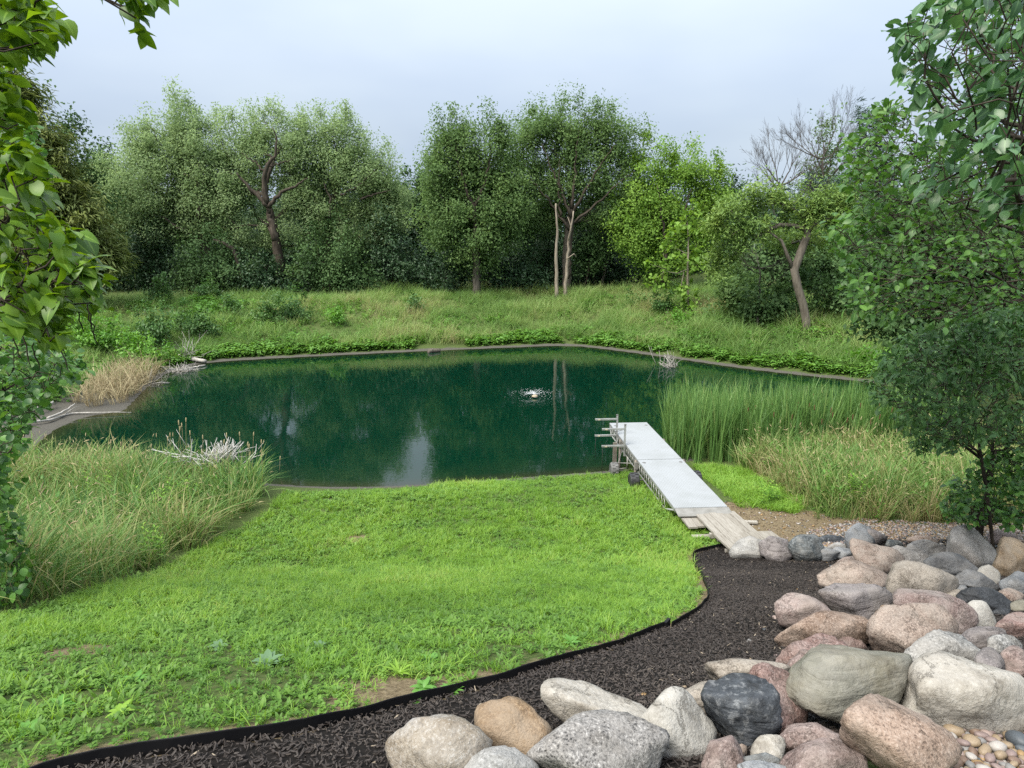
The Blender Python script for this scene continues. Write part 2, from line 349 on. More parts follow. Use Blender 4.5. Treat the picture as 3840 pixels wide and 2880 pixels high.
nB = N('ShaderNodeTexNoise'); nB.inputs['Scale'].default_value = 26; nB.inputs['Detail'].default_value = 6; nB.inputs['Roughness'].default_value = .7; L(geo.outputs['Position'], nB.inputs['Vector'])
rg = ramp(N, [(.3, (.030, .045, .014)), (.5, (.055, .085, .022)), (.7, (.10, .095, .045))]); L(nB.outputs['Fac'], rg.inputs[0])
rs = ramp(N, [(.3, (.06, .045, .027)), (.5, (.14, .11, .066)), (.72, (.23, .19, .125))]); L(nB.outputs['Fac'], rs.inputs[0])
rm = ramp(N, [(.3, (.035, .033, .029)), (.7, (.11, .105, .09))]); L(nB.outputs['Fac'], rm.inputs[0])
aS = N('ShaderNodeAttribute', attribute_name='soil'); aM = N('ShaderNodeAttribute', attribute_name='mud')
def edged(a):
    q = N('ShaderNodeMath', operation='MULTIPLY_ADD'); L(nA.outputs['Fac'], q.inputs[0]); q.inputs[1].default_value = .8
    q2 = N('ShaderNodeMath', operation='SUBTRACT'); L(a.outputs['Fac'], q.inputs[2]); L(q.outputs[0], q2.inputs[0]); q2.inputs[1].default_value = .4
    rr = ramp(N, [(.38, (0, 0, 0)), (.58, (1, 1, 1))]); L(q2.outputs[0], rr.inputs[0]); return rr.outputs[0]
x1 = N('ShaderNodeMix', data_type='RGBA'); L(edged(aS), x1.inputs[0]); L(rg.outputs[0], x1.inputs[6]); L(rs.outputs[0], x1.inputs[7])
x2 = N('ShaderNodeMix', data_type='RGBA'); L(edged(aM), x2.inputs[0]); L(x1.outputs[2], x2.inputs[6]); L(rm.outputs[0], x2.inputs[7])
bb = N('ShaderNodeBump'); bb.inputs['Strength'].default_value = .7; bb.inputs['Distance'].default_value = .04; L(nB.outputs['Fac'], bb.inputs['Height'])
pp = N('ShaderNodeBsdfPrincipled'); pp.inputs['Roughness'].default_value = .92; pp.inputs['Specular IOR Level'].default_value = .15
L(x2.outputs[2], pp.inputs['Base Color']); L(bb.outputs[0], pp.inputs['Normal']); L(pp.outputs[0], out.inputs[0])
g_me = new_mesh('ground', np.column_stack([PP, ZZ]), quads, m_ground, {'soil': ('POINT', 'FLOAT', soil.astype(np.float32)), 'mud': ('POINT', 'FLOAT', mud.astype(np.float32))}, smooth=True)
link('ground', g_me, kind='structure')

# ------------------------------------------------------------------ water
wx = np.linspace(SHS[:, 0].min() - 1, SHS[:, 0].max() + 1, 130); wy = np.linspace(SHS[:, 1].min() - 1, SHS[:, 1].max() + 1, 110)
WX, WY = np.meshgrid(wx, wy); WP = np.stack([WX.ravel(), WY.ravel()], 1); wd = pond_d(WP)
iw = np.arange(109)[:, None] * 130 + np.arange(129)[None]
wq = np.stack([iw, iw + 1, iw + 131, iw + 130], -1).reshape(-1, 4)
wq = wq[(wd[wq] < .9).any(1)]
used = np.unique(wq); remap = np.zeros(len(WP), int); remap[used] = np.arange(len(used))
m_water, N, L, out = nmat('pond_water')
geo = N('ShaderNodeNewGeometry')
mpw = N('ShaderNodeMapping'); mpw.inputs['Scale'].default_value = (1, 1.15, 1); L(geo.outputs['Position'], mpw.inputs[0])
n1 = N('ShaderNodeTexNoise'); n1.inputs['Scale'].default_value = 2.4; n1.inputs['Detail'].default_value = 3; n1.inputs['Distortion'].default_value = .4; L(mpw.outputs[0], n1.inputs['Vector'])
n2 = N('ShaderNodeTexNoise'); n2.inputs['Scale'].default_value = 9; n2.inputs['Detail'].default_value = 2; L(mpw.outputs[0], n2.inputs['Vector'])
hh = N('ShaderNodeMath', operation='MULTIPLY_ADD'); L(n2.outputs['Fac'], hh.inputs[0]); hh.inputs[1].default_value = .22; L(n1.outputs['Fac'], hh.inputs[2])
height_sock = hh.outputs[0]
FOUNT = PZ(1155, 858, 0)
RINGS = [(FOUNT[0], FOUNT[1], 9.0, .9)] + [(*PZ(x, y, 0)[:2], 26., r) for x, y, r in ((655, 975, .55), (935, 1005, .7), (1120, 985, .5), (890, 975, .4))]
for (rx, ry, fr, amp) in RINGS:
    dv = N('ShaderNodeVectorMath', operation='DISTANCE'); L(geo.outputs['Position'], dv.inputs[0]); dv.inputs[1].default_value = (rx, ry, 0)
    sn = N('ShaderNodeMath', operation='MULTIPLY'); L(dv.outputs['Value'], sn.inputs[0]); sn.inputs[1].default_value = fr
    s2 = N('ShaderNodeMath', operation='SINE'); L(sn.outputs[0], s2.inputs[0])
    rad = 7.0 if fr < 15 else 1.3
    fo = N('ShaderNodeMapRange'); fo.inputs['From Min'].default_value = 0; fo.inputs['From Max'].default_value = rad; fo.inputs['To Min'].default_value = .16 * amp if fr < 15 else .12 * amp; fo.inputs['To Max'].default_value = 0; L(dv.outputs['Value'], fo.inputs['Value'])
    ma = N('ShaderNodeMath', operation='MULTIPLY_ADD'); L(s2.outputs[0], ma.inputs[0]); L(fo.outputs[0], ma.inputs[1]); L(height_sock, ma.inputs[2]); height_sock = ma.outputs[0]
bw = N('ShaderNodeBump'); bw.inputs['Strength'].default_value = .032; bw.inputs['Distance'].default_value = .05; L(height_sock, bw.inputs['Height'])
aD = N('ShaderNodeAttribute', attribute_name='depth')
rw_ = ramp(N, [(0., (.016, .020, .010)), (.12, (.004, .017, .008)), (.35, (.0008, .0145, .0076))]); L(aD.outputs['Fac'], rw_.inputs[0])
pw = N('ShaderNodeBsdfPrincipled'); pw.inputs['Roughness'].default_value = .02; pw.inputs['IOR'].default_value = 1.333; L(rw_.outputs[0], pw.inputs['Base Color']); L(bw.outputs[0], pw.inputs['Normal']); L(pw.outputs[0], out.inputs[0])
dep = np.clip(-wd / 5, 0, 1) * (1 - .6 * sstep(-8, -13, WP[:, 0]) * sstep(24, 20, WP[:, 1]))
w_me = new_mesh('water', np.column_stack([WP[used], np.zeros(len(used))]), remap[wq], m_water, {'depth': ('POINT', 'FLOAT', dep[used].astype(np.float32))}, smooth=True)
link('water', w_me, kind='structure')

# ------------------------------------------------------------------ scatter of uncountable growth (geometry nodes)
def scatter(name, pts, eul, scl, vid, tint, variants, label=None):
    coll = bpy.data.collections.new(name + '_pieces')
    for i, me in enumerate(variants):
        coll.objects.link(bpy.data.objects.new('%s_piece_%03d' % (name, i), me))
    n = len(pts)
    me = new_mesh(name, pts, [], (), {'rot': ('POINT', 'FLOAT_VECTOR', np.asarray(eul, np.float32)), 'scl': ('POINT', 'FLOAT_VECTOR', np.asarray(scl, np.float32)),
                                      'vid': ('POINT', 'INT', np.asarray(vid, np.int32)), 'tint': ('POINT', 'FLOAT', np.asarray(tint, np.float32))})
    o = link(name, me, kind='stuff', label=label)
    g = bpy.data.node_groups.new(name + '_scatter', 'GeometryNodeTree')
    g.interface.new_socket('Geometry', in_out='INPUT', socket_type='NodeSocketGeometry'); g.interface.new_socket('Geometry', in_out='OUTPUT', socket_type='NodeSocketGeometry')
    gi, go = g.nodes.new('NodeGroupInput'), g.nodes.new('NodeGroupOutput')
    ci = g.nodes.new('GeometryNodeCollectionInfo'); ci.inputs['Collection'].default_value = coll; ci.inputs['Separate Children'].default_value = True; ci.inputs['Reset Children'].default_value = True
    ip = g.nodes.new('GeometryNodeInstanceOnPoints'); ip.inputs['Pick Instance'].default_value = True
    def na(k, t):
        q = g.nodes.new('GeometryNodeInputNamedAttribute'); q.data_type = t; q.inputs['Name'].default_value = k; return q.outputs['Attribute']
    e2r = g.nodes.new('FunctionNodeEulerToRotation')
    g.links.new(na('rot', 'FLOAT_VECTOR'), e2r.inputs[0]); g.links.new(e2r.outputs[0], ip.inputs['Rotation'])
    g.links.new(na('scl', 'FLOAT_VECTOR'), ip.inputs['Scale']); g.links.new(na('vid', 'INT'), ip.inputs['Instance Index'])
    g.links.new(gi.outputs[0], ip.inputs['Points']); g.links.new(ci.outputs[0], ip.inputs['Instance']); g.links.new(ip.outputs[0], go.inputs[0])
    md = o.modifiers.new('scatter', 'NODES'); md.node_group = g
    return o

def blades(n, h, hv, r, w, lean, curl, seed, seg=4):
    q = np.random.default_rng(seed)
    a = q.uniform(0, 2 * np.pi, n); rr = r * np.sqrt(q.random(n)); base = np.stack([rr * np.cos(a), rr * np.sin(a), np.zeros(n)], 1)
    az = q.uniform(0, 2 * np.pi, n); d = np.stack([np.cos(az), np.sin(az), np.zeros(n)], 1); side = np.stack([-np.sin(az), np.cos(az), np.zeros(n)], 1)
    tw = q.uniform(-1, 1, n)[:, None]; side = unit(side + d * tw)
    H = h * (1 - hv + 2 * hv * q.random(n)); le = np.abs(q.normal(lean, lean * .5, n)); cu = np.abs(q.normal(curl, curl * .6, n)); W = w * q.uniform(.7, 1.3, n)
    ts = np.linspace(0, 1, seg); ws = np.interp(ts, [0, .3, .7, 1], [.7, 1, .75, 0])
    V = []
    for t, wf in zip(ts, ws):
        out_ = (le * t + cu * t * t * 1.0)[:, None] * H[:, None] * d
        up = (H * (t - .35 * np.minimum(cu, 1.6) * t * t * t))[:, None] * np.array([0, 0, 1.])
        c = base + out_ + up
        if wf > 0: V += [c - side * (W * wf)[:, None] * .5, c + side * (W * wf)[:, None] * .5]
        else: V += [c]
    m = len(V); VV = np.stack(V, 1).reshape(-1, 3); b = np.arange(n)[:, None] * m
    F4 = np.concatenate([b + np.array([2 * k, 2 * k + 1, 2 * k + 3, 2 * k + 2]) for k in range(seg - 2)], 0)
    F3 = b + np.array([m - 3, m - 2, m - 1])
    return VV, F4, F3, q.random(n), m
def blade_mesh(name, mat, *args, **kw):
    VV, F4, F3, rd, m = blades(*args, **kw)
    k = len(F4) // len(F3)
    fr = np.concatenate([np.repeat(rd[None], k, 0).ravel(), rd])
    return new_mesh(name, VV, [F4, F3], mat, {'rnd': ('FACE', 'FLOAT', _order(F4, F3, fr))}, smooth=True)
def _order(F4, F3, fr): return fr.astype(np.float32)
# leaf outlines: stations along the midrib, half-width, and backset of the side points (heart-shaped bases)
HEART = ([0, .06, .22, .45, .7, .88, 1], [0, .66, 1., .95, .64, .28, 0], [0, -.14, -.04, 0, 0, 0, 0])
OVATE = ([0, .12, .34, .56, .78, .92, 1], [0, .55, .96, 1., .68, .28, 0], [0, 0, 0, 0, 0, 0, 0])
LANCE = ([0, .2, .5, .8, 1], [0, .8, 1, .55, 0], [0] * 5)
def leaf_shape(shape, L=1., W=.35, fold=.25, droop=.25, wave=.010, seed=0):
    q = np.random.default_rng(seed)
    s, w, bk = (np.array(a, float) for a in shape); n = len(s)
    mid = np.stack([s * L, 0 * s, -droop * L * s ** 2], 1)
    V = [mid]; 
    for sg in (-1, 1):
        x = (s + bk) * L; z = -droop * L * s ** 2 + np.abs(w) * W * fold + q.normal(0, wave * L, n) * (w > 0)
        V.append(np.stack([x[1:-1], sg * w[1:-1] * W, z[1:-1]], 1))
    VV = np.concatenate(V); a = n; b = n + n - 2
    F4, F3 = [], []
    for off, fl in ((a, 0), (b, 1)):
        e = lambda i: off + i - 1
        t = [[0, e(1), 1]]; 
        for i in range(1, n - 2): F4.append([i, e(i), e(i + 1), i + 1] if not fl else [i, i + 1, e(i + 1), e(i)])
        t.append([n - 2, e(n - 2), n - 1])
        F3 += [f if not fl else f[::-1] for f in t]
    return VV, np.array(F4), np.array(F3)
def place_leaves(shape_args, C, A, Nn, S):
    """many copies of a leaf outline; A = midrib direction, Nn = upper side, S = length"""
    V0, F4, F3 = leaf_shape(*shape_args[:1], **shape_args[1])
    A = unit(A); B = unit(np.cross(Nn, A)); Z = np.cross(A, B)
    V = C[:, None] + S[:, None, None] * (V0[None, :, 0:1] * A[:, None] + V0[None, :, 1:2] * B[:, None] + V0[None, :, 2:3] * Z[:, None])
    b = np.arange(len(C))[:, None, None] * len(V0)
    return V.reshape(-1, 3), (F4[None] + b).reshape(-1, 4), (F3[None] + b).reshape(-1, 3), len(F4), len(F3)
def cards(C, A, Nn, Ln, Wd, fold=.3):
    """cheap folded two-triangle leaves"""
    A = unit(A); B = unit(np.cross(Nn, A)); Z = np.cross(A, B); Ln = Ln[:, None]; Wd = Wd[:, None]
    base = C - A * Ln * .5; tip = C + A * Ln * .5 - Z * Ln * .12
    l = C - B * Wd * .5 + Z * Wd * fold * .5 - A * Ln * .08; r = C + B * Wd * .5 + Z * Wd * fold * .5 - A * Ln * .08
    V = np.stack([base, l, tip, r], 1).reshape(-1, 3); b = np.arange(len(C))[:, None] * 4
    return V, np.concatenate([b + np.array([0, 2, 1]), b + np.array([0, 3, 2])], 0)

# ------------------------------------------------------------------ wood growth
def grow(trunk, targets, step=.8, wander=.12, i0=None, bias=.35, seed=0, e=1.75, tip=.008, root_r=.3):
    q = np.random.default_rng(seed)
    nodes = [np.array(p, float) for p in trunk]; par = [-1] + list(range(len(trunk) - 1)); plen = [0.0]
    for i in range(1, len(trunk)): plen.append(plen[-1] + np.linalg.norm(nodes[i] - nodes[i - 1]))
    i0 = len(trunk) // 2 if i0 is None else min(i0, len(trunk) - 3)
    c = nodes[i0]; order = np.argsort(np.linalg.norm(targets - c, axis=1))
    arr = np.zeros((len(trunk) + 40 * len(targets) + 10, 3)); arr[:len(nodes)] = nodes; pl = np.zeros(len(arr)); pl[:len(nodes)] = plen
    n = len(nodes)
    for t in targets[order]:
        d = np.linalg.norm(arr[i0:n] - t, axis=1); j = i0 + int(np.argmin(d + bias * pl[i0:n])); D = np.linalg.norm(arr[j] - t)
        k = max(1, min(38, int(math.ceil(D / step)))); pj = par[j]
        dirp = unit(arr[j] - arr[pj]) if pj >= 0 else np.array([0, 0, 1.])
        ctrl = arr[j] + dirp * D * .35 + q.normal(0, wander * D * .5, 3); a = arr[j].copy(); last = j
        for m in range(1, k + 1):
            u = m / k; p = (1 - u) ** 2 * a + 2 * u * (1 - u) * ctrl + u * u * t
            if m < k: p = p + q.normal(0, wander * step * .5, 3)
            arr[n] = p; par.append(last); pl[n] = pl[last] + np.linalg.norm(p - arr[last]); last = n; n += 1
    r = np.zeros(n); kids = [[] for _ in range(n)]
    for i in range(1, n): kids[par[i]].append(i)
    for i in range(n - 1, -1, -1):
        r[i] = tip if not kids[i] else sum(r[k] ** e for k in kids[i]) ** (1 / e)
    nt_ = len(trunk)
    f = root_r / max(r[0], 1e-6)
    r = tip + (r - tip) * max(f, .05) if r[0] > tip * 1.5 else r * f
    return arr[:n], par, r, kids, nt_
def chains(arr, par, r, kids, nt_):
    out = []; stack = [0]
    while stack:
        s = stack.pop(); ch = [par[s]] if par[s] >= 0 else []
        i = s
        while True:
            ch.append(i)
            if not kids[i]: break
            ks = sorted(kids[i], key=lambda k: -r[k])
            nxt = i + 1 if (i + 1 < nt_ and (i + 1) in ks) else ks[0]
            stack += [k for k in ks if k != nxt]; i = nxt
        P = arr[ch]; R = r[ch].copy()
        if par[s] >= 0: R[0] = min(R[0], R[1] * 1.15)
        out.append((s, P, R))
    return out
def wood_parts(root, w, mat, limb_min=.45, max_limbs=6, flare=True, twig_sides=4):
    cs = chains(*w); r0 = w[2][0]
    s, P, R = cs[0]; g = Geo(); R = R.copy()
    if flare and len(R) > 2: R[0] *= 1.45
    g.tube(P, R, 9); V, Fs = g.get(); part('trunk', V, Fs, mat, root, smooth=True)
    rest = sorted(cs[1:], key=lambda c: -c[2][1]); nl = 0; tw = Geo()
    for s, P, R in rest:
        if nl < max_limbs and R[1] > limb_min * r0 and len(P) > 2:
            g = Geo().tube(P, R, 6); V, Fs = g.get(); part('limb', V, Fs, mat, root, smooth=True); nl += 1
        else: tw.tube(P, R, twig_sides if R[1] < .05 else 5, cap=False)
    if tw.n: V, Fs = tw.get(); part('twigs', V, Fs, mat, root, smooth=True, kind='stuff')

B_BROWN = bark('bark_brown', (.022, .018, .014), (.075, .062, .049)); B_LOCUST = bark('bark_locust', (.075, .064, .052), (.165, .145, .12)); B_GREY = bark('bark_grey', (.05, .044, .038), (.13, .115, .095)); B_DARK = bark('bark_dark', (.018, .015, .012), (.06, .048, .038))
B_PALE = bark('bark_pale', (.15, .125, .098), (.30, .26, .21)); B_BONE = bark('bleached_wood', (.22, .21, .19), (.42, .40, .37), bump=.3)
B_TWIG = bark('bare_twig_bark', (.04, .035, .031), (.085, .076, .067))
F_COTTON = foliage('cottonwood_leaf', [(.135, .21, .09), (.215, .305, .14), (.295, .395, .20)], .5, .7, .2)
F_UNDER = foliage('shade_darkened_leaf', [(.014, .036, .018), (.032, .072, .030), (.062, .118, .046)], .2, .5, .3)  # leaf colour darkened to paint in the shade under and within the wood
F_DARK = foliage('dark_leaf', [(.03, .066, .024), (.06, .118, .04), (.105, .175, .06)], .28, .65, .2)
F_MID = foliage('mid_green_leaf', [(.068, .13, .044), (.115, .195, .066), (.175, .27, .095)], .46, .65, .2)
F_LIME = foliage('lime_leaf', [(.09, .19, .03), (.15, .27, .045), (.22, .35, .065)], .4, .6, .2)
F_LOCUST = foliage('locust_leaf', [(.09, .17, .045), (.155, .25, .065), (.24, .34, .09)], .35, .55, .25)
F_OLIVE = foliage('olive_needle', [(.08, .12, .034), (.14, .18, .052), (.21, .24, .07)], .2, .6, .2)
F_BLUE = foliage('blue_green_needle', [(.03, .06, .045), (.06, .10, .075), (.10, .15, .11)], .15, .6, .2)
F_SHRUB = foliage('shrub_leaf', [(.03, .08, .022), (.06, .14, .035), (.12, .21, .06)], .3, .5, .3)
F_LEAFY = foliage('bright_shrub_leaf', [(.06, .17, .025), (.11, .26, .035), (.18, .36, .06)], .35, .45, .3)

_seed = [100]
def crown_cards(lobes_w, leafL, nl, mat, seed, style, cl_r, density, gz=None, asp=.62):
    q = np.random.default_rng(seed); CL, OUT = [], []
    for c, rx, ry, rz in lobes_w:
        n = max(5, int(math.pi * rx * rz * density * 2.4)); u = unit(q.normal(0, 1, (n, 3))); rad = (.35 + .65 * np.sqrt(q.random(n)))[:, None]
        CL.append(c + u * rad * np.array([rx, ry, rz])); OUT.append(unit(u * np.array([1 / rx, 1 / ry, 1 / rz])))
    CL, OUT = np.concatenate(CL), np.concatenate(OUT)
    CL = CL + q.normal(0, .25, CL.shape) * (q.random(len(CL)) < .35)[:, None]
    if style == 'broad':                                # upright sprigs that break the outline
        k = (OUT[:, 2] > .25) & (q.random(len(CL)) < .34); CL = CL + k[:, None] * (np.array([0, 0, 1.]) * (q.random(len(CL)) ** 1.5 * 1.0)[:, None] + OUT * (q.random(len(CL)) * .6)[:, None] + q.normal(0, .2, CL.shape)); slim = np.where(k, .75, 1.0)
    else: slim = np.ones(len(CL))
    if gz is not None: slim = slim[CL[:, 2] > gz + .25]
    if gz is not None: k = CL[:, 2] > gz + .25; CL, OUT = CL[k], OUT[k]
    crnd = q.random(len(CL)); m = len(CL); idx = np.repeat(np.arange(m), nl); n = len(idx)
    C = CL[idx] + np.clip(q.normal(0, 1, (n, 3)), -1.9, 1.9) * np.column_stack([np.ones((n, 2)) * np.where(OUT[idx, 2] > .35, .72, 1)[:, None], np.where(OUT[idx, 2] > .35, 1.25, .72)]) * cl_r * ((.6 + .8 * q.random(m)) * slim)[idx, None]
    if style == 'broad':
        Nn = unit(.5 * OUT[idx] + np.array([0, 0, .7]) + q.normal(0, .40, (n, 3))); A = unit(np.cross(Nn, q.normal(0, 1, (n, 3))) - np.array([0, 0, .35]))
        Ln = leafL * q.uniform(.6, 1.35, n); Wd = Ln * asp
    elif style == 'spray':
        Nn = unit(np.array([0, 0, 1.]) + q.normal(0, .3, (n, 3))); hz = OUT[idx].copy(); hz[:, 2] = 0
        A = unit(unit(hz) + q.normal(0, .5, (n, 3)) - np.array([0, 0, .30])); Ln = leafL * q.uniform(.6, 1.4, n); Wd = Ln * .22
    else:                                               # feather: pinnate, layered
        Nn = unit(np.array([0, 0, 1.]) + .4 * OUT[idx] + q.normal(0, .35, (n, 3))); A = unit(np.cross(Nn, q.normal(0, 1, (n, 3))) - np.array([0, 0, .25])); Ln = leafL * q.uniform(.7, 1.4, n); Wd = Ln * .34
    V, Fc = cards(C, A, Nn, Ln, Wd); rd = np.clip(.12 + .52 * crnd[idx] + .24 * q.random(n), 0, 1)
    return CL, V, Fc, np.tile(rd, 2)
def tree(name, label, cat, bx, Y, lobes, leaf, bk, tr=.25, path=None, leafL=.27, nl=95, density=1.0, style='broad', cl_r=.5, group=None, thick=.85, wood=True, by=None, limb_min=.45, gfloor=True, i0=None, asp=.62, max_limbs=6):
    _seed[0] += 1; s = mpp(Y); p0 = PY(bx, 640, Y)[:2]; gz = h1(*p0); base = np.array([p0[0], p0[1], gz])
    root = thing(name, label, cat, base, group)
    LW = []
    for l in lobes:
        cx, cy, rx, ry = l[:4]; dy = l[4] if len(l) > 4 else 0
        LW.append((PY(cx, cy, Y + dy), rx * s, thick * (rx + ry) * .5 * s, ry * s))
    CL, V, Fc, rd = crown_cards(LW, leafL, nl, leaf, _seed[0], style, cl_r, density, gz if gfloor else None, asp)
    if wood:
        if path: tp = [base - np.array([0, 0, .2])] + [PY(x, y, Y + (d[0] if d else 0)) for x, y, *d in path]
        else:
            w = np.array([l[1] * l[3] for l in LW]); top = sum(l[0] * a for l, a in zip(LW, w)) / w.sum(); tp = [base - np.array([0, 0, .2]), base * .6 + top * .4 + rng.normal(0, .15, 3), top]
        tp = np.array(tp); t = np.linspace(0, 1, max(6, int(np.linalg.norm(tp[-1] - tp[0]) / .8))); d = np.concatenate([[0], np.cumsum(np.linalg.norm(np.diff(tp, axis=0), axis=1))]); d /= d[-1]
        trunk = np.stack([np.interp(t, d, tp[:, k]) for k in range(3)], 1)
        trunk[1:-1] += np.random.default_rng(_seed[0]).normal(0, .05, (len(trunk) - 2, 3))
        w = grow(trunk, CL, .8, .14, i0 if i0 is not None else max(2, int(len(trunk) * .45)), .35, _seed[0], root_r=tr)
        wood_parts(root, w, bk, limb_min, max_limbs)
    part('crown' if wood else 'leaf_mass', V, Fc, leaf, root, {'rnd': ('FACE', 'FLOAT', rd.astype(np.float32))}, kind='stuff', smooth=True)
    return root

# ------------------------------------------------------------------ trees across the pond
T = tree
T('cedar_tree', 'big olive-green cedar with drooping sprays at the far left of the pond', 'tree', 60, 44, [(30, 210, 42, 45), (60, 300, 75, 60), (80, 390, 110, 70), (110, 480, 130, 70), (150, 560, 130, 60), (110, 610, 130, 30)], F_OLIVE, B_DARK, .3, leafL=.42, nl=120, density=2.0, style='spray', cl_r=.42)
T('broadleaf_tree', 'dark leafy tree top showing between the cedar and the first cottonwood', 'tree', 135, 50, [(125, 275, 42, 28), (150, 330, 40, 45), (190, 400, 45, 60), (120, 340, 50, 50)], F_DARK, B_DARK, .22, leafL=.25, nl=70)
T('cottonwood_tree', 'leftmost and tallest pale green cottonwood with a ragged pointed top', 'tree', 440, 57, [(392, 262, 44.8, 48.3), (335, 320, 70.8, 52.5), (425, 330, 64.9, 73.5), (300, 300, 26, 42), (320, 410, 100.3, 78.8), (420, 440, 82.6, 78.8), (270, 470, 64.9, 57.8), (350, 480, 70.8, 52.5), (460, 400, 53.1, 63), (250, 400, 47.2, 52.5)], F_COTTON, B_BROWN, .42, path=[(445, 540), (432, 470), (428, 400), (420, 340)], leafL=.165, nl=215, density=1.15, group='pale cottonwoods across the pond')
T('cottonwood_tree', 'middle pale cottonwood with a dark forked trunk in plain view', 'tree', 606, 55, [(530, 285, 53.1, 44.1, 1.6), (600, 300, 64.9, 57.8, 1.6), (470, 330, 44.8, 57.8, 1.6), (500, 390, 56.6, 52.5, 1.6), (640, 320, 35.4, 63, 1.6), (560, 345, 70.8, 42, 1.6), (470, 460, 59, 42, 1.6), (650, 440, 35.4, 47.2, 1.6), (515, 430, 59, 57.8, 1.6), (640, 500, 53.1, 42, 1.6), (540, 500, 70.8, 42, 1.6), (655, 380, 42.5, 52.5, 1.6), (590, 380, 42.5, 27.3, 1.6)], F_COTTON, B_BROWN, .38, path=[(602, 560), (590, 480), (574, 432), (572, 395), (590, 350)], leafL=.165, nl=190, density=.95, limb_min=.3, i0=4, group='pale cottonwoods across the pond')
T('cottonwood_tree', 'rightmost pale cottonwood with a rounded top sloping down to the right', 'tree', 700, 57, [(735, 300, 59, 50.4), (700, 340, 56.6, 63), (780, 350, 64.9, 63), (825, 400, 47.2, 52.5), (745, 420, 88.5, 57.8), (700, 470, 53.1, 47.2), (830, 455, 53.1, 42), (665, 400, 47.2, 63), (770, 490, 70.8, 42), (850, 430, 35.4, 42)], F_COTTON, B_BROWN, .42, path=[(705, 540), (715, 460), (730, 400), (735, 340)], leafL=.165, nl=205, density=1.1, group='pale cottonwoods across the pond')
T('walnut_tree', 'tall dark tree with two knobby tops and a straight lone trunk at centre', 'tree', 1029, 53, [(985, 285, 41.3, 37.8), (1060, 290, 35.4, 33.6), (1000, 350, 64.9, 52.5), (1060, 360, 59, 52.5), (965, 400, 47.2, 57.8), (1030, 440, 100.3, 63), (1090, 450, 53.1, 57.8), (1025, 510, 94.4, 47.2), (1030, 555, 53.1, 31.5), (960, 460, 53.1, 52.5), (985, 330, 49.6, 37.8), (1085, 400, 47.2, 52.5)], F_MID, B_GREY, .30, path=[(1029, 560), (1028, 480), (1025, 400), (1020, 320)], leafL=.18, nl=185, density=1.15, limb_min=.3)
T('ash_tree', 'tallest wide-domed tree at centre with many dark upright limbs', 'tree', 1225, 56, [(1160, 275, 70.8, 44.1), (1235, 265, 70.8, 44.1), (1310, 285, 59, 47.2), (1130, 330, 53.1, 47.2), (1190, 330, 76.7, 42), (1270, 330, 82.6, 47.2), (1350, 330, 49.6, 47.2), (1130, 400, 53.1, 52.5), (1360, 400, 44.8, 52.5), (1200, 400, 59, 42), (1300, 410, 53.1, 42), (1140, 460, 53.1, 47.2), (1340, 465, 59, 47.2), (1270, 470, 53.1, 42, 1.5), (1190, 460, 47.2, 47.2, 1.5), (1250, 390, 59, 42)], F_MID, B_GREY, .36, path=[(1222, 600), (1228, 520), (1232, 440), (1236, 380), (1240, 330)], leafL=.175, nl=165, density=1.0, limb_min=.25, i0=6, max_limbs=8)
T('boxelder_tree', 'bright yellow-green tree with a billowing crown right of the centre dome', 'tree', 1430, 55, [(1420, 365, 53.1, 42), (1500, 375, 49.6, 42), (1390, 430, 59, 52.5), (1470, 440, 82.6, 57.8), (1545, 410, 42.5, 37.8), (1400, 510, 70.8, 57.8), (1480, 520, 70.8, 57.8), (1540, 480, 42.5, 47.2), (1370, 500, 53.1, 63), (1425, 570, 53.1, 42)], F_LIME, B_DARK, .26, leafL=.18, nl=185, density=1.1)
T('hackberry_tree', 'dark tree filling the dip between the cottonwoods and the centre trees', 'tree', 905, 66, [(905, 420, 64.9, 44.1), (870, 470, 64.9, 63), (935, 480, 59, 63), (900, 560, 94.4, 63)], F_DARK, B_DARK, .3, leafL=.3, nl=90)
T('round_tree', 'small dark round tree behind the shoulder of the leftmost cottonwood', 'tree', 230, 64, [(215, 370, 40, 42), (240, 430, 60, 60), (230, 520, 70, 70)], F_DARK, B_DARK, .25, leafL=.3, nl=90)
def front_limb(kind, index, pts, Y, r0, r1, mat):
    root = [o for o in bpy.data.objects if o.name.split('.')[0] == kind and o.parent is None][index]
    P = np.array([PY(x, y, Y) for x, y in pts]); t = np.linspace(0, 1, 16); d = np.linspace(0, 1, len(P)); Q = np.stack([np.interp(t, d, P[:, k]) for k in range(3)], 1); Q[1:-1] = (Q[:-2] + Q[1:-1] * 2 + Q[2:]) / 4 + np.random.default_rng(len(pts) + index).normal(0, .05, (14, 3))
    V, Fs = Geo().tube(Q, np.linspace(r0, r1, 16), 6).get(); part('limb', V, Fs, mat, root, smooth=True)
for pts, r0, r1 in [([(578, 445), (550, 415), (520, 384), (512, 372)], .2, .07), ([(577, 440), (570, 400), (574, 362), (596, 335), (600, 300), (588, 275)], .24, .05), ([(580, 448), (606, 415), (645, 398), (665, 385)], .18, .05), ([(575, 375), (545, 345), (520, 330)], .10, .03), ([(576, 362), (612, 350), (640, 340)], .09, .03), ([(590, 505), (572, 480), (560, 472)], .12, .04), ([(596, 520), (582, 470), (578, 445)], .3, .24)]:
    front_limb('cottonwood_tree', 1, pts, 53.5, r0, r1 * .5, B_BROWN)
for pts, r0, r1 in [([(430, 470), (434, 420), (428, 390), (408, 378), (392, 375)], .17, .05), ([(432, 410), (442, 380), (430, 350)], .10, .04), ([(400, 500), (360, 475), (330, 462)], .12, .04)]: front_limb('cottonwood_tree', 0, pts, 55.4, r0, r1 * .5, B_BROWN)
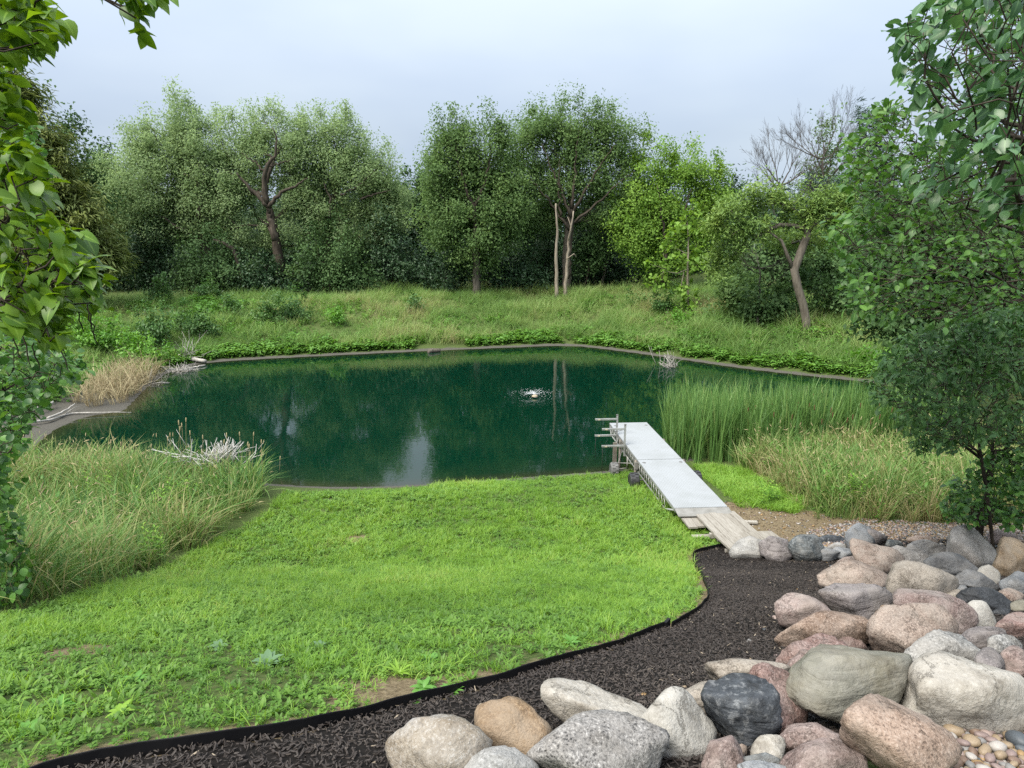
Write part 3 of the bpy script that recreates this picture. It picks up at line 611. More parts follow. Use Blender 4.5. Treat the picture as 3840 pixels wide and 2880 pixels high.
for pts, r0, r1 in [([(735, 420), (770, 405), (800, 380), (815, 365)], .10, .03), ([(712, 470), (715, 430), (700, 395)], .13, .05), ([(780, 430), (820, 415), (845, 412)], .09, .03)]: front_limb('cottonwood_tree', 2, pts, 55.3, r0, r1 * .5, B_BROWN)
for pts, r0, r1 in [([(1234, 470), (1215, 420), (1190, 360), (1170, 310)], .15, .04), ([(1236, 450), (1240, 390), (1245, 320), (1250, 280)], .15, .04), ([(1238, 460), (1270, 400), (1300, 350), (1330, 310)], .15, .04), ([(1232, 500), (1190, 440), (1150, 390), (1130, 350)], .13, .04), ([(1242, 480), (1300, 430), (1340, 390), (1370, 370)], .12, .03), ([(1225, 600), (1230, 540), (1236, 450)], .22, .15), ([(1210, 470), (1206, 400), (1212, 340)], .12, .04)]: front_limb('ash_tree', 0, pts, 54.3, r0 * .85, r1 * .5, B_BROWN)
for pts, r0, r1 in [([(1028, 520), (1026, 450), (1005, 400), (990, 350), (985, 300)], .16, .04), ([(1027, 450), (1045, 400), (1058, 350), (1060, 310)], .12, .04), ([(1027, 480), (990, 455), (960, 440)], .09, .03)]: front_limb('walnut_tree', 0, pts, 51.7, r0, r1 * .5, B_DARK)
for pts, r0, r1 in [([(1432, 610), (1440, 540), (1430, 470), (1420, 400)], .14, .04), ([(1440, 540), (1475, 470), (1495, 410)], .10, .03)]: front_limb('boxelder_tree', 0, pts, 53.3, r0, r1, B_DARK)
# understorey along the wood's edge, each a thing of its own
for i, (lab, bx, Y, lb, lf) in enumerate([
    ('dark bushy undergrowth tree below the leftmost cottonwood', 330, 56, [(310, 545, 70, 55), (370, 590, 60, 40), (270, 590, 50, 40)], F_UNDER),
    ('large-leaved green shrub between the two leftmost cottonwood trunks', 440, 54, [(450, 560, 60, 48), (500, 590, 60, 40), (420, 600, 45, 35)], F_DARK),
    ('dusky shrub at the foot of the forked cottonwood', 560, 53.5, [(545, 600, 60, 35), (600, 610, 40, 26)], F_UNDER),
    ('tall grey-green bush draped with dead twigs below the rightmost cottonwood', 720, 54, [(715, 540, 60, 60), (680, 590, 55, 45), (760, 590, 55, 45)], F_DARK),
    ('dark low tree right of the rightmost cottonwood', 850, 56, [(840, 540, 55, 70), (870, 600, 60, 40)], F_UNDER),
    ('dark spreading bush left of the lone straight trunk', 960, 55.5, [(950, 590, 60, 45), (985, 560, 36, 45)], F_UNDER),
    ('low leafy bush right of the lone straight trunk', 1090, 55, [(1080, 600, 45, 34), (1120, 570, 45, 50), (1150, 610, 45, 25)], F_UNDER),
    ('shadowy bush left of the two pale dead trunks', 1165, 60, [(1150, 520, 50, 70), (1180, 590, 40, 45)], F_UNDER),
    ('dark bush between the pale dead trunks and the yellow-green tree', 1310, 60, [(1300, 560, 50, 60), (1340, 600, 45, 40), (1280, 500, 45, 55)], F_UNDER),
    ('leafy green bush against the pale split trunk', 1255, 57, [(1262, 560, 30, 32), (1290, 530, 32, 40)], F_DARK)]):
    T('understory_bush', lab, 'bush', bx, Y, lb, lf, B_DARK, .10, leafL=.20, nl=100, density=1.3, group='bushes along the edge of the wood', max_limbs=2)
# deep wood: nothing in the photo tells these apart
q = np.random.default_rng(5)
for i, bx in enumerate([-160, -40, 90, 200, 310, 420, 520, 640, 750, 850, 960, 1070, 1170, 1290, 1390, 1490, 1590, 1690, 1800, 1920, 2050, 2200]):
    top = np.interp(bx, [-160, 300, 600, 900, 1150, 1400, 1600, 2200], [330, 395, 400, 390, 390, 410, 420, 380]) + q.uniform(-14, 20); Yd = 74 + q.uniform(-5, 8)
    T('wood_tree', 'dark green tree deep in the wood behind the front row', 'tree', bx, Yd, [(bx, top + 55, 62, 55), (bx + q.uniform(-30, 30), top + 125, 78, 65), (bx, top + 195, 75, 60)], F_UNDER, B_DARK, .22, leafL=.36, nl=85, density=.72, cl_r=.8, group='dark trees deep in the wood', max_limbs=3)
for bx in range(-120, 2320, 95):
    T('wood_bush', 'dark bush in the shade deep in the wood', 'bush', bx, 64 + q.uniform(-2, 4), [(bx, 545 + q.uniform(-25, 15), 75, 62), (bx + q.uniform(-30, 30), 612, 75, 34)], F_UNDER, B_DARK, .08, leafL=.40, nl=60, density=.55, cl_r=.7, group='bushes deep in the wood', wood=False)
# trunks standing in the wood
def bare_trunk(name, label, px, Y, r, mat, top_taper=.6, side=()):
    g = Geo(); P = np.array([PY(x, y, Y) for x, y in px]); P[0, 2] = h1(*P[0, :2]) - .15
    root = thing(name, label, 'tree trunk', [P[0, 0], P[0, 1], h1(*P[0, :2])])
    t = np.linspace(0, 1, 14); d = np.linspace(0, 1, len(P)); PPx = np.stack([np.interp(t, d, P[:, k]) for k in range(3)], 1); PPx[1:] += np.random.default_rng(len(label)).normal(0, .035, (13, 3))
    R = r * (1 - (1 - top_taper) * t); R[0] *= 1.25
    g.tube(PPx, R, 9); V, Fs = g.get(); part('trunk', V, Fs, mat, root, smooth=True)
    for sx in side:
        g = Geo(); S = np.array([PY(x, y, Y - .2) for x, y in sx]); g.tube(S, np.linspace(r * .35, r * .1, len(S)), 5); V, Fs = g.get(); part('broken_limb', V, Fs, mat, root, smooth=True)
bare_trunk('dead_tree', 'straight grey-tan dead trunk, left of the pale pair, leafy only at top', [(1203, 634), (1202, 560), (1203, 500), (1200, 440)], 52.5, .15, B_PALE, .35)
bare_trunk('dead_tree', 'split pale trunk with peeling orange-tan wood, right of the pale pair', [(1220, 632), (1225, 570), (1228, 520), (1240, 455)], 52.8, .15, B_PALE, .3, [[(1228, 520), (1234, 490), (1226, 468)], [(1224, 560), (1240, 548), (1246, 556)]])
bare_trunk('slim_tree', 'slim grey leaning trunk in shade right of the split pale trunk', [(1297, 622), (1306, 580), (1316, 540)], 58, .13, B_GREY, .7)
bare_trunk('slim_tree', 'thin upright trunk in shade between the split trunk and the leaning one', [(1284, 624), (1284, 560)], 59, .07, B_GREY, .7)
bare_trunk('slim_tree', 'thin dark trunk in shade just left of the yellow-green tree', [(1319, 620), (1322, 570)], 60, .08, B_GREY, .7)
bare_trunk('leaning_tree', 'dark leaning broken trunk among shrubs left of the forked cottonwood', [(536, 590), (505, 540), (478, 523), (462, 518)], 53.5, .17, B_BROWN, .6)

# right-hand slope: locust, bare trees, sapling, spruces
lb = PT(1750, 725); YL = lb[1]
T('locust_tree', 'leaning pale-barked locust with a flat yellow-green umbrella crown on the right bank', 'tree', 1750, YL, [(1600, 455, 50, 26), (1565, 490, 30, 34), (1680, 432, 52, 20), (1745, 452, 40, 16), (1785, 438, 52, 24), (1640, 490, 46, 18), (1720, 480, 40, 16), (1575, 540, 26, 40, 1), (1835, 460, 42, 26), (1800, 480, 34, 20), (1555, 590, 18, 34, 1), (1610, 520, 30, 16), (1690, 520, 44, 20, 2), (1760, 520, 40, 24, 2), (1640, 415, 26, 14), (1820, 420, 24, 14)], F_LOCUST, B_LOCUST, .24, path=[(1738, 680), (1722, 620), (1716, 585), (1730, 545), (1745, 505)], leafL=.21, nl=130, density=2.2, style='feather', cl_r=.32, i0=7, limb_min=.3, gfloor=False)
g = Geo(); P = np.array([PY(x, y, YL) for x, y in [(1716, 588), (1700, 550), (1688, 520), (1660, 500)]])
lo = [o for o in bpy.data.objects if o.name.startswith('locust_tree')][0]; g.tube(P, [.13, .1, .08, .05], 7); V, Fs = g.get(); part('limb', V, Fs, B_LOCUST, lo, smooth=True)
def bare_tree(name, label, bx, Y, path, r0, spread, length, mat, depth=5, nlimb=7, el=(.35, 1.35)):
    """a leafless tree: limbs fan out of the trunk and fork again and again into straight rising twigs"""
    _seed[0] += 1; q = np.random.default_rng(_seed[0]); p0 = PY(bx, 640, Y)[:2]; base = np.array([*p0, h1(*p0)]); root = thing(name, label, 'tree', base)
    tp = np.array([base - [0, 0, .2]] + [PY(x, y, Y) for x, y in path]); t = np.linspace(0, 1, 12); d = np.concatenate([[0], np.cumsum(np.linalg.norm(np.diff(tp, axis=0), axis=1))]); d /= d[-1]
    trunk = np.stack([np.interp(t, d, tp[:, k]) for k in range(3)], 1); trunk[1:-1] += q.normal(0, .03, (10, 3)); R = np.linspace(r0, r0 * .55, 12); R[0] *= 1.4
    V, Fs = Geo().tube(trunk, R, 8).get(); part('trunk', V, Fs, mat, root, smooth=True); tw = Geo(); limbs = []
    def branch(p, dr, L_, r, lev):
        n = 7 if lev == 0 else 5 if lev < 3 else 4; u = np.linspace(0, 1, n); bend = q.normal(0, .10, 3) + np.array([0, 0, .16 if lev < 3 else .08]); P = p + np.outer(u, dr) * L_ + np.outer(u * u, bend) * L_; P[1:-1] += q.normal(0, .012 * L_, (n - 2, 3))
        rr = np.linspace(r, max(r * .45, .004), n)
        if lev == 0: limbs.append((P, rr))
        else: tw.tube(P, rr, 5 if lev == 1 else 3, cap=False)
        if lev < depth:
            for k in range(int(q.integers(3, 6)) if lev < 3 else int(q.integers(2, 5))):
                f = q.uniform(.3, 1.0) if k else 1.0; i = min(n - 2, int(f * (n - 1))); pp = P[i] + (P[i + 1] - P[i]) * min(1, f * (n - 1) - i); ax = unit(P[i + 1] - P[i])
                nd = unit(ax + q.normal(0, .33, 3) * (1 if k else .5) + np.array([0, 0, .10])); branch(pp, nd, L_ * q.uniform(.48, .72), max(rr[i] * .55, .0045), lev + 1)
    for k in range(nlimb):
        az = k / nlimb * 6.283 + q.normal(0, .3); e = q.uniform(*el); j = 11 if k < 3 else int(q.integers(7, 12)); dr = unit(np.array([math.cos(az) * spread * math.cos(e), math.sin(az) * .7 * math.cos(e), math.sin(e)])); branch(trunk[j], dr, length * q.uniform(.8, 1.15), r0 * .36, 0)
    for P, rr in limbs: V, Fs = Geo().tube(P, rr, 5).get(); part('limb', V, Fs, mat, root, smooth=True)
    V, Fs = tw.get(); part('twigs', V, Fs, mat, root, smooth=True, kind='stuff')
bare_tree('bare_tree', 'leafless grey dead tree spreading a fan of twigs, left of the bare pair', 1696, 50, [(1694, 470), (1692, 430), (1688, 400)], .16, 1.8, 1.85, B_TWIG, 4, 10, (.12, 1.15))
bare_tree('bare_tree', 'taller leafless tree with a dense crown of upright twigs, right of the bare pair', 1795, 54, [(1785, 420), (1778, 380), (1776, 345)], .16, 1.6, 1.8, B_TWIG, 4, 10, (.25, 1.3))
T('ivy_tree', 'vine-wrapped tree with a dark narrow pinnacle inside the right bare crown', 'tree', 1800, 55, [(1787, 275, 8, 26), (1790, 330, 16, 36), (1780, 380, 36, 34), (1820, 400, 40, 40), (1760, 410, 30, 26)], F_MID, B_DARK, .16, leafL=.2, nl=60, density=1.4)
T('spruce_tree', 'blue-green open conifer top rising behind the right foreground leaves', 'tree', 1890, 57, [(1885, 250, 34, 24), (1895, 290, 44, 36), (1880, 340, 50, 45), (1900, 420, 60, 60)], F_BLUE, B_DARK, .2, leafL=.34, nl=60, density=1.5, style='spray', cl_r=.4)
T('spruce_tree', 'dark layered conifer below the bare trees, behind the locust crown', 'tree', 1800, 52, [(1800, 400, 60, 26), (1790, 440, 70, 34), (1810, 520, 80, 60)], F_BLUE, B_DARK, .2, leafL=.36, nl=70, density=1.4, style='spray', cl_r=.45)
T('catalpa_sapling', 'slender young tree with big bright leaves on the slope below the yellow-green tree', 'sapling', 1487, 47, [(1480, 490, 36, 20), (1500, 510, 28, 26), (1455, 555, 32, 16), (1430, 590, 24, 14), (1475, 620, 22, 20), (1500, 570, 20, 16), (1487, 655, 18, 16), (1450, 520, 20, 12)], F_LIME, B_PALE, .075, path=[(1487, 600), (1488, 540), (1485, 485)], leafL=.34, nl=16, density=1.6, cl_r=.26, asp=.75, limb_min=.2)
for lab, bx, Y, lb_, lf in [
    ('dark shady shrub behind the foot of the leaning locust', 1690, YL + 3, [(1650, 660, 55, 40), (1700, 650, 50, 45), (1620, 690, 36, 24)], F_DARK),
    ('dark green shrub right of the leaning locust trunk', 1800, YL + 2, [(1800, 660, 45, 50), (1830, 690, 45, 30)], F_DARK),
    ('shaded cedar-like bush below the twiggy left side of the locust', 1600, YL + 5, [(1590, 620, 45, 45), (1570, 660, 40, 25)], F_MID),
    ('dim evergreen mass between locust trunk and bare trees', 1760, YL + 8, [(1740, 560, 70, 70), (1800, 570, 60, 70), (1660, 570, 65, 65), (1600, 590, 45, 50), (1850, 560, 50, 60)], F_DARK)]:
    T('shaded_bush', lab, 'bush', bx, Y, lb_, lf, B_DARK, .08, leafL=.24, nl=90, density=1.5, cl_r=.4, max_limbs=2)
# grey bare twigs hanging under the locust's left side
bare_tree('dead_bush', 'grey leafless thicket under the left side of the locust crown', 1640, YL + 2.5, [(1640, 620), (1640, 580)], .07, 1.5, 1.3, B_TWIG, 3, 9, (.0, .9))
# trees in shade at the right edge
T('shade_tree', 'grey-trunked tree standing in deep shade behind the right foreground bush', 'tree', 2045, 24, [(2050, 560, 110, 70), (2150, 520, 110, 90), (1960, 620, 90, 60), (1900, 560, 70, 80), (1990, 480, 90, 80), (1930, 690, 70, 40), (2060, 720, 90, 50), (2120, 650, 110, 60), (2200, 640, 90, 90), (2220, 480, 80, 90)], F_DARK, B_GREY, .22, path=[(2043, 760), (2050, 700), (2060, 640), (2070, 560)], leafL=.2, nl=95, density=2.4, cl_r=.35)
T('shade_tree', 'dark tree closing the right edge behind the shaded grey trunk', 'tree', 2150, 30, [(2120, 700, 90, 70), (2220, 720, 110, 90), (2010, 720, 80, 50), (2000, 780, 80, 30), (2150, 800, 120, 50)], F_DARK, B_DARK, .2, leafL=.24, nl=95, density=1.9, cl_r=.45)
T('bank_bush', 'bright leafy thicket on the right shore above the far cattails', 'bush', 1870, 34, [(1860, 790, 50, 22), (1930, 800, 60, 30), (1990, 800, 50, 36)], F_LEAFY, B_DARK, .03, leafL=.2, nl=90, density=3.0, cl_r=.3, wood=False)

# ------------------------------------------------------------------ shrubs on the far bank
for lab, x, y, rx, ry, lf in [
    ('small conifer-like shrub standing on the left crest of the far bank', 345, 640, 26, 22, F_SHRUB), ('feathery tall shrub on the far bank crest below the leftmost cottonwood', 448, 632, 26, 26, F_SHRUB),
    ('dark low shrub on the crest right of the feathery shrub', 505, 672, 30, 17, F_SHRUB), ('dark shrub clump on the upper far bank below the forked cottonwood', 575, 680, 38, 24, F_SHRUB),
    ('wide shrub on the far bank left of the bright round shrub', 640, 675, 40, 22, F_SHRUB), ('single bright lime round shrub on the far bank', 724, 686, 17, 19, F_LEAFY),
    ('dark shrub spreading above the left end of the far shore', 420, 705, 50, 28, F_SHRUB), ('broad shrub on the left bank behind the dry reeds', 330, 715, 60, 34, F_SHRUB),
    ('yellow-green bush on the left bank nearest the catalpa', 200, 720, 60, 40, F_LEAFY), ('green bush above the mud at the left corner of the pond', 300, 765, 55, 26, F_LEAFY),
    ('small dark shrub low on the right part of the far bank', 1440, 660, 34, 22, F_SHRUB), ('pale shrub beside the sapling on the right slope', 1468, 690, 15, 16, F_LEAFY),
    ('small shrub on the upper far bank right of centre', 1380, 655, 24, 12, F_SHRUB), ('low shrub on the far bank left of the lone straight trunk', 900, 664, 26, 13, F_SHRUB)]:
    p = PT(x, y + ry * .8); T('shrub', lab, 'shrub', x, p[1], [(x - rx * .35, y + ry * .15, rx * .65, ry * .8), (x + rx * .35, y + ry * .1, rx * .65, ry * .9), (x, y - ry * .2, rx * .5, ry * .8)], lf, B_DARK, .04, leafL=.16, nl=60, density=3.5, cl_r=.26, group='shrubs on the far bank', max_limbs=1)

# ------------------------------------------------------------------ near trees with leaves one can pick out
def proj(P):
    P = np.asarray(P, float) - np.array([0, 0, CZ]); d = P[..., 1] * cp - P[..., 2] * sp; u = P[..., 0] / d; v = (P[..., 1] * sp + P[..., 2] * cp) / d
    return (1920 + F * u) / K, (1440 - F * v) / K, d
def near_tree(name, label, cat, trunk, regions, mat, bk, shape, shkw, S, k, tr, ntop=300, droop=.5, spread=.12, tip=.004, seed=1, outv=(0, 0, 0), nup=1.0, i0=2, step=.25, limb_min=.4):
    q = np.random.default_rng(seed); trunk = np.array(trunk, float); root = thing(name, label, cat, [trunk[0, 0], trunk[0, 1], h1(*trunk[0, :2])])
    root['_w'] = [float(a) for a in root.location]
    T_ = []
    for poly, d0, d1, n in regions:
        poly = np.array(poly, float); lo, hi = poly.min(0), poly.max(0); c = []
        while len(c) < n:
            x = q.uniform(lo, hi, (n * 3, 2)); x = x[inpoly(x, poly)]; c += list(x)
        for x, y in c[:n]: T_.append(PDp(x, y, q.uniform(d0, d1)))
    T_ = np.array(T_); t = np.linspace(0, 1, max(8, int(np.linalg.norm(np.diff(trunk, axis=0), axis=1).sum() / .4))); d = np.concatenate([[0], np.cumsum(np.linalg.norm(np.diff(trunk, axis=0), axis=1))]); d /= d[-1]
    tr_ = np.stack([np.interp(t, d, trunk[:, j]) for j in range(3)], 1)
    w = grow(tr_, T_, step, .10, i0, .25, seed, root_r=tr, tip=tip, e=1.9); wood_parts(root, w, bk, limb_min, 6, twig_sides=4)
    arr, par, r, kids, _ = w; tips = [i for i in range(len(arr)) if not kids[i]]
    C, A, Nn, Sz = [], [], [], []
    for i in tips:
        ax = unit(arr[i] - arr[par[i]]) if par[i] >= 0 else np.array([0, 0, 1.])
        for m in range(k):
            a = ax * q.uniform(.2, 1) + q.normal(0, .55, 3) + np.array(outv); a[2] -= droop * q.uniform(.5, 1.3); a = unit(a)
            C.append(arr[i] - ax * q.uniform(-.3, 1) * spread + q.normal(0, spread * .35, 3)); A.append(a)
            Nn.append(unit(np.array([0, 0, nup]) + q.normal(0, .38, 3) + a * .2)); Sz.append(S * q.uniform(.6, 1.2))
    C, A, Nn, Sz = map(np.array, (C, A, Nn, Sz)); px, py, dd = proj(C + A * Sz[:, None] * .5)
    vis = (px > -20) & (px < 2232) & (py > -20) & (py < 1680) & (dd > .3); score = np.where(vis, Sz / dd, -1); order = np.argsort(-score); top = order[:ntop]; rest = order[ntop:]
    variants = []
    for v in range(7):
        kw = dict(shkw); kw['seed'] = v; kw['droop'] = shkw.get('droop', .25) * (.5 + .22 * v); kw['fold'] = shkw.get('fold', .25) * (1.3 - .1 * v)
        VV, F4, F3 = leaf_shape(shape, **kw); variants.append(new_mesh('leaf', VV, [F4, F3], mat, {'rib': ('POINT', 'FLOAT', np.concatenate([np.ones(len(shape[0])), np.zeros(len(VV) - len(shape[0]))]).astype(np.float32)), 'rnd': ('FACE', 'FLOAT', np.full(len(F4) + len(F3), (v * 3 % 7) / 6, np.float32))}, smooth=True))
    from mathutils import Matrix
    base = np.array(root.location)
    for n_, i in enumerate(top):
        o = bpy.data.objects.new('leaf', variants[int(q.integers(7))]); COL.objects.link(o); o.parent = root
        a = A[i]; b = unit(np.cross(Nn[i], a)); z = np.cross(a, b); p = C[i] - base; s = Sz[i]
        o.matrix_local = Matrix([[a[0] * s, b[0] * s, z[0] * s, p[0]], [a[1] * s, b[1] * s, z[1] * s, p[1]], [a[2] * s, b[2] * s, z[2] * s, p[2]], [0, 0, 0, 1]])
    if len(rest):
        V, F4, F3, n4, n3 = place_leaves((shape, shkw), C[rest], A[rest], Nn[rest], Sz[rest]); rd = q.random(len(rest))
        part('foliage', V, [F4, F3], mat, root, {'rnd': ('FACE', 'FLOAT', np.concatenate([np.repeat(rd, n4), np.repeat(rd, n3)]).astype(np.float32))}, kind='stuff', smooth=True)
    del root['_w']; return root, C, A
F_CATALPA = foliage('catalpa_leaf', [(.045, .115, .014), (.10, .195, .02), (.175, .29, .032)], .36, .42, .35, noise_s=22, rw=.65)
F_ELM = foliage('elm_leaf', [(.026, .075, .028), (.048, .12, .04), (.085, .18, .055)], .3, .38, .5, noise_s=40, rw=.65)
F_ELM2 = foliage('small_elm_leaf', [(.03, .09, .02), (.058, .14, .028), (.11, .225, .04)], .38, .42, .4, noise_s=30, rw=.65)
F_MULB = foliage('mulberry_leaf', [(.03, .09, .022), (.055, .14, .03), (.11, .24, .045)], .35, .42, .4)
F_ASH = foliage('ash_leaflet', [(.026, .072, .022), (.048, .115, .034), (.095, .18, .05)], .3, .5, .25, noise_s=25, rw=.65)

cat_ob, CC, CA = near_tree('catalpa_tree', 'yellow-green catalpa with large heart-shaped leaves drooping in at the left edge', 'tree',
    [(-6.0, 4.6, h1(-6, 4.6) - .2), (-5.6, 4.9, 6.0), (-5.0, 5.2, 7.4), (-4.6, 5.4, 8.6)],
    [([(-60, 320), (60, 325), (85, 380), (100, 425), (90, 470), (150, 500), (185, 540), (205, 590), (218, 640), (190, 665), (160, 660), (140, 700), (120, 735), (95, 750), (60, 720), (20, 700), (-60, 720)], 5.2, 6.8, 430),
     ([(-60, -40), (105, -30), (110, 20), (115, 70), (85, 105), (40, 125), (10, 120), (-60, 140)], 4.6, 6.0, 130), ([(170, -60), (330, -60), (335, 5), (290, 15), (250, 5), (200, 0)], 4.8, 5.6, 32), ([(232, 0), (270, -10), (300, 42), (262, 42)], 5.0, 5.5, 6),
     ([(-60, 150), (20, 170), (40, 250), (45, 330), (-60, 340)], 5.4, 6.4, 60)],
    F_CATALPA, B_DARK, HEART, dict(W=.40, fold=.22, droop=.3), .142, 7, .045, 300, droop=.55, spread=.13, seed=3, outv=(.45, -.1, 0), i0=4, step=.3, tip=.006)
# catalpa bean pods hanging below the leaves
q = np.random.default_rng(9)
for x, y in [(165, 660), (186, 655), (190, 662), (25, 690), (45, 700), (130, 735), (70, 740), (8, 640), (60, 650), (120, 690)]:
    p = PDp(x, y, q.uniform(5.5, 6.1)); L_ = q.uniform(.2, .36); P = np.array([p + np.array([q.normal(0, .01) + .04 * t * t, 0, -L_ * t]) for t in np.linspace(0, 1, 7)])
    V, Fs = Geo().tube(P, [.003, .005, .006, .006, .006, .005, .002], 5).get(); cat_ob['_w'] = [float(a) for a in cat_ob.location]; part('bean_pod', V, Fs, B_DARK, cat_ob, smooth=True)
if '_w' in cat_ob.keys(): del cat_ob['_w']
near_tree('mulberry_bush', 'dark green leafy mulberry thicket at the left edge below the catalpa', 'bush', [(-8.6, 8.0, h1(-8.6, 8) - .2), (-8.0, 8.2, 3.2), (-7.2, 8.4, 4.4), (-6.9, 8.6, 5.4)],
    [([(-60, 700), (50, 720), (120, 745), (170, 770), (185, 800), (130, 830), (105, 870), (70, 905), (50, 950), (15, 1000), (-60, 1000)], 7.5, 10.5, 520), ([(-60, 990), (20, 1000), (15, 1090), (-60, 1100)], 8, 10, 80),
     ([(-60, 1090), (35, 1130), (55, 1190), (45, 1250), (30, 1300), (-60, 1320)], 8.0, 9.4, 190), ([(-60, 190), (40, 230), (100, 330), (90, 400), (20, 420), (-60, 420)], 9, 11, 110)],
    F_MULB, B_DARK, OVATE, dict(W=.42, fold=.2, droop=.25), .098, 9, .045, 300, droop=.35, spread=.16, seed=4, i0=3, step=.35, tip=.004)
near_tree('elm_tree', 'near elm branch with the largest dark toothed leaves at the top right corner', 'tree', [(4.4, 2.3, h1(4.4, 2.3) - .2), (4.1, 2.6, 6.8), (3.7, 3.0, 8.2), (3.3, 3.3, 8.9)],
    [([(1945, 60), (2000, -30), (2260, -60), (2260, 440), (2170, 470), (2120, 360), (2080, 330), (2040, 300), (2010, 240), (1990, 190), (1960, 150)], 2.9, 4.6, 260), ([(1945, 70), (2010, 60), (2050, 140), (1990, 170)], 3.2, 4.0, 22),
     ([(2060, -20), (2250, -20), (2250, 440), (2130, 440)], 3.2, 5.0, 120), ([(1970, 340), (2040, 330), (2120, 420), (1990, 420)], 4, 4.8, 22)],
    F_ELM, B_DARK, OVATE, dict(W=.30, fold=.22, droop=.2), .088, 6, .035, 300, droop=.75, spread=.09, seed=6, outv=(-.35, 0, 0), i0=5, step=.18, tip=.0025)
near_tree('elm_tree', 'smaller-leaved elm spreading layered sprays over the right bank, behind the big-leaved branch', 'tree', [(7.6, 7.8, h1(7.6, 7.8) - .2), (7.3, 8.0, 4.0), (6.8, 8.1, 6.0), (6.4, 8.2, 8.2)],
    [([(1830, 300), (1905, 215), (1960, 230), (2000, 300), (2260, 330), (2260, 640), (2060, 700), (1960, 690), (1850, 680), (1840, 590), (1805, 540), (1800, 500), (1850, 440), (1820, 400)], 6.6, 10.2, 1900), ([(1820, 390), (1900, 350), (1930, 420), (1850, 430)], 7, 8, 30),
     ([(1790, 490), (1900, 460), (1900, 560), (1800, 545)], 7, 8.4, 40), ([(1810, 600), (1960, 560), (1960, 690), (1850, 670)], 7, 8.6, 60), ([(1960, 60), (2010, 20), (2100, 40), (2100, 300), (2000, 270), (1950, 180)], 7, 9.5, 170), ([(2100, -20), (2260, -20), (2260, 330), (2100, 330)], 6.5, 9.8, 620)],
    F_ELM2, B_DARK, OVATE, dict(W=.30, fold=.2, droop=.2), .088, 7, .042, 300, droop=.3, spread=.15, seed=7, outv=(-.3, 0, .1), i0=3, step=.3, tip=.003)
near_tree('ash_sapling', 'glossy dark green ash bush leaning out over the cattails from the right', 'bush', [(8.9, 12.0, h1(8.9, 12) - .2), (8.5, 12.0, 2.4), (8.2, 12.0, 3.4), (7.9, 12, 4.4)],
    [([(1882, 815), (1905, 770), (1940, 765), (1965, 715), (2040, 700), (2110, 660), (2260, 650), (2260, 985), (2190, 960), (2150, 985), (2110, 950), (2050, 985), (2010, 950), (1975, 955), (1925, 880), (1895, 870)], 9.6, 13.6, 1600), ([(2060, 700), (2130, 700), (2160, 790), (2050, 780)], 10, 11.5, 70), ([(1900, 770), (2000, 760), (2000, 850), (1910, 850)], 10, 12, 70)],
    F_ASH, B_DARK, LANCE, dict(W=.24, fold=.2, droop=.2), .125, 9, .028, 300, droop=.35, spread=.17, seed=8, outv=(-.1, -.1, 0), i0=2, step=.35, tip=.004)
near_tree('berry_bush', 'low dark green bush between the tall grass and the boulders at the right edge', 'bush', [(9.8, 13.8, h1(9.8, 13.8) - .1), (9.7, 13.7, 1.4), (9.6, 13.6, 1.8)],
    [([(2035, 1085), (2070, 1035), (2110, 1020), (2135, 975), (2190, 985), (2260, 960), (2260, 1145), (2150, 1138), (2090, 1132), (2045, 1115)], 12.2, 14.6, 620)],
    F_MULB, B_DARK, OVATE, dict(W=.4, fold=.2, droop=.25),   .11, 8, .03, 260, droop=.25, spread=.14, seed=12, i0=1, step=.3, tip=.004)
T('juniper_shrub', 'feathery juniper bough reaching in above the low bush at the right edge', 'shrub', 2190, 12.6, [(2180, 935, 60, 28), (2090, 935, 50, 14), (2050, 950, 50, 12), (2200, 970, 50, 24), (2000, 960, 26, 8)], F_SHRUB, B_DARK, .05, leafL=.14, nl=40, density=14, style='spray', cl_r=.13, gfloor=False)

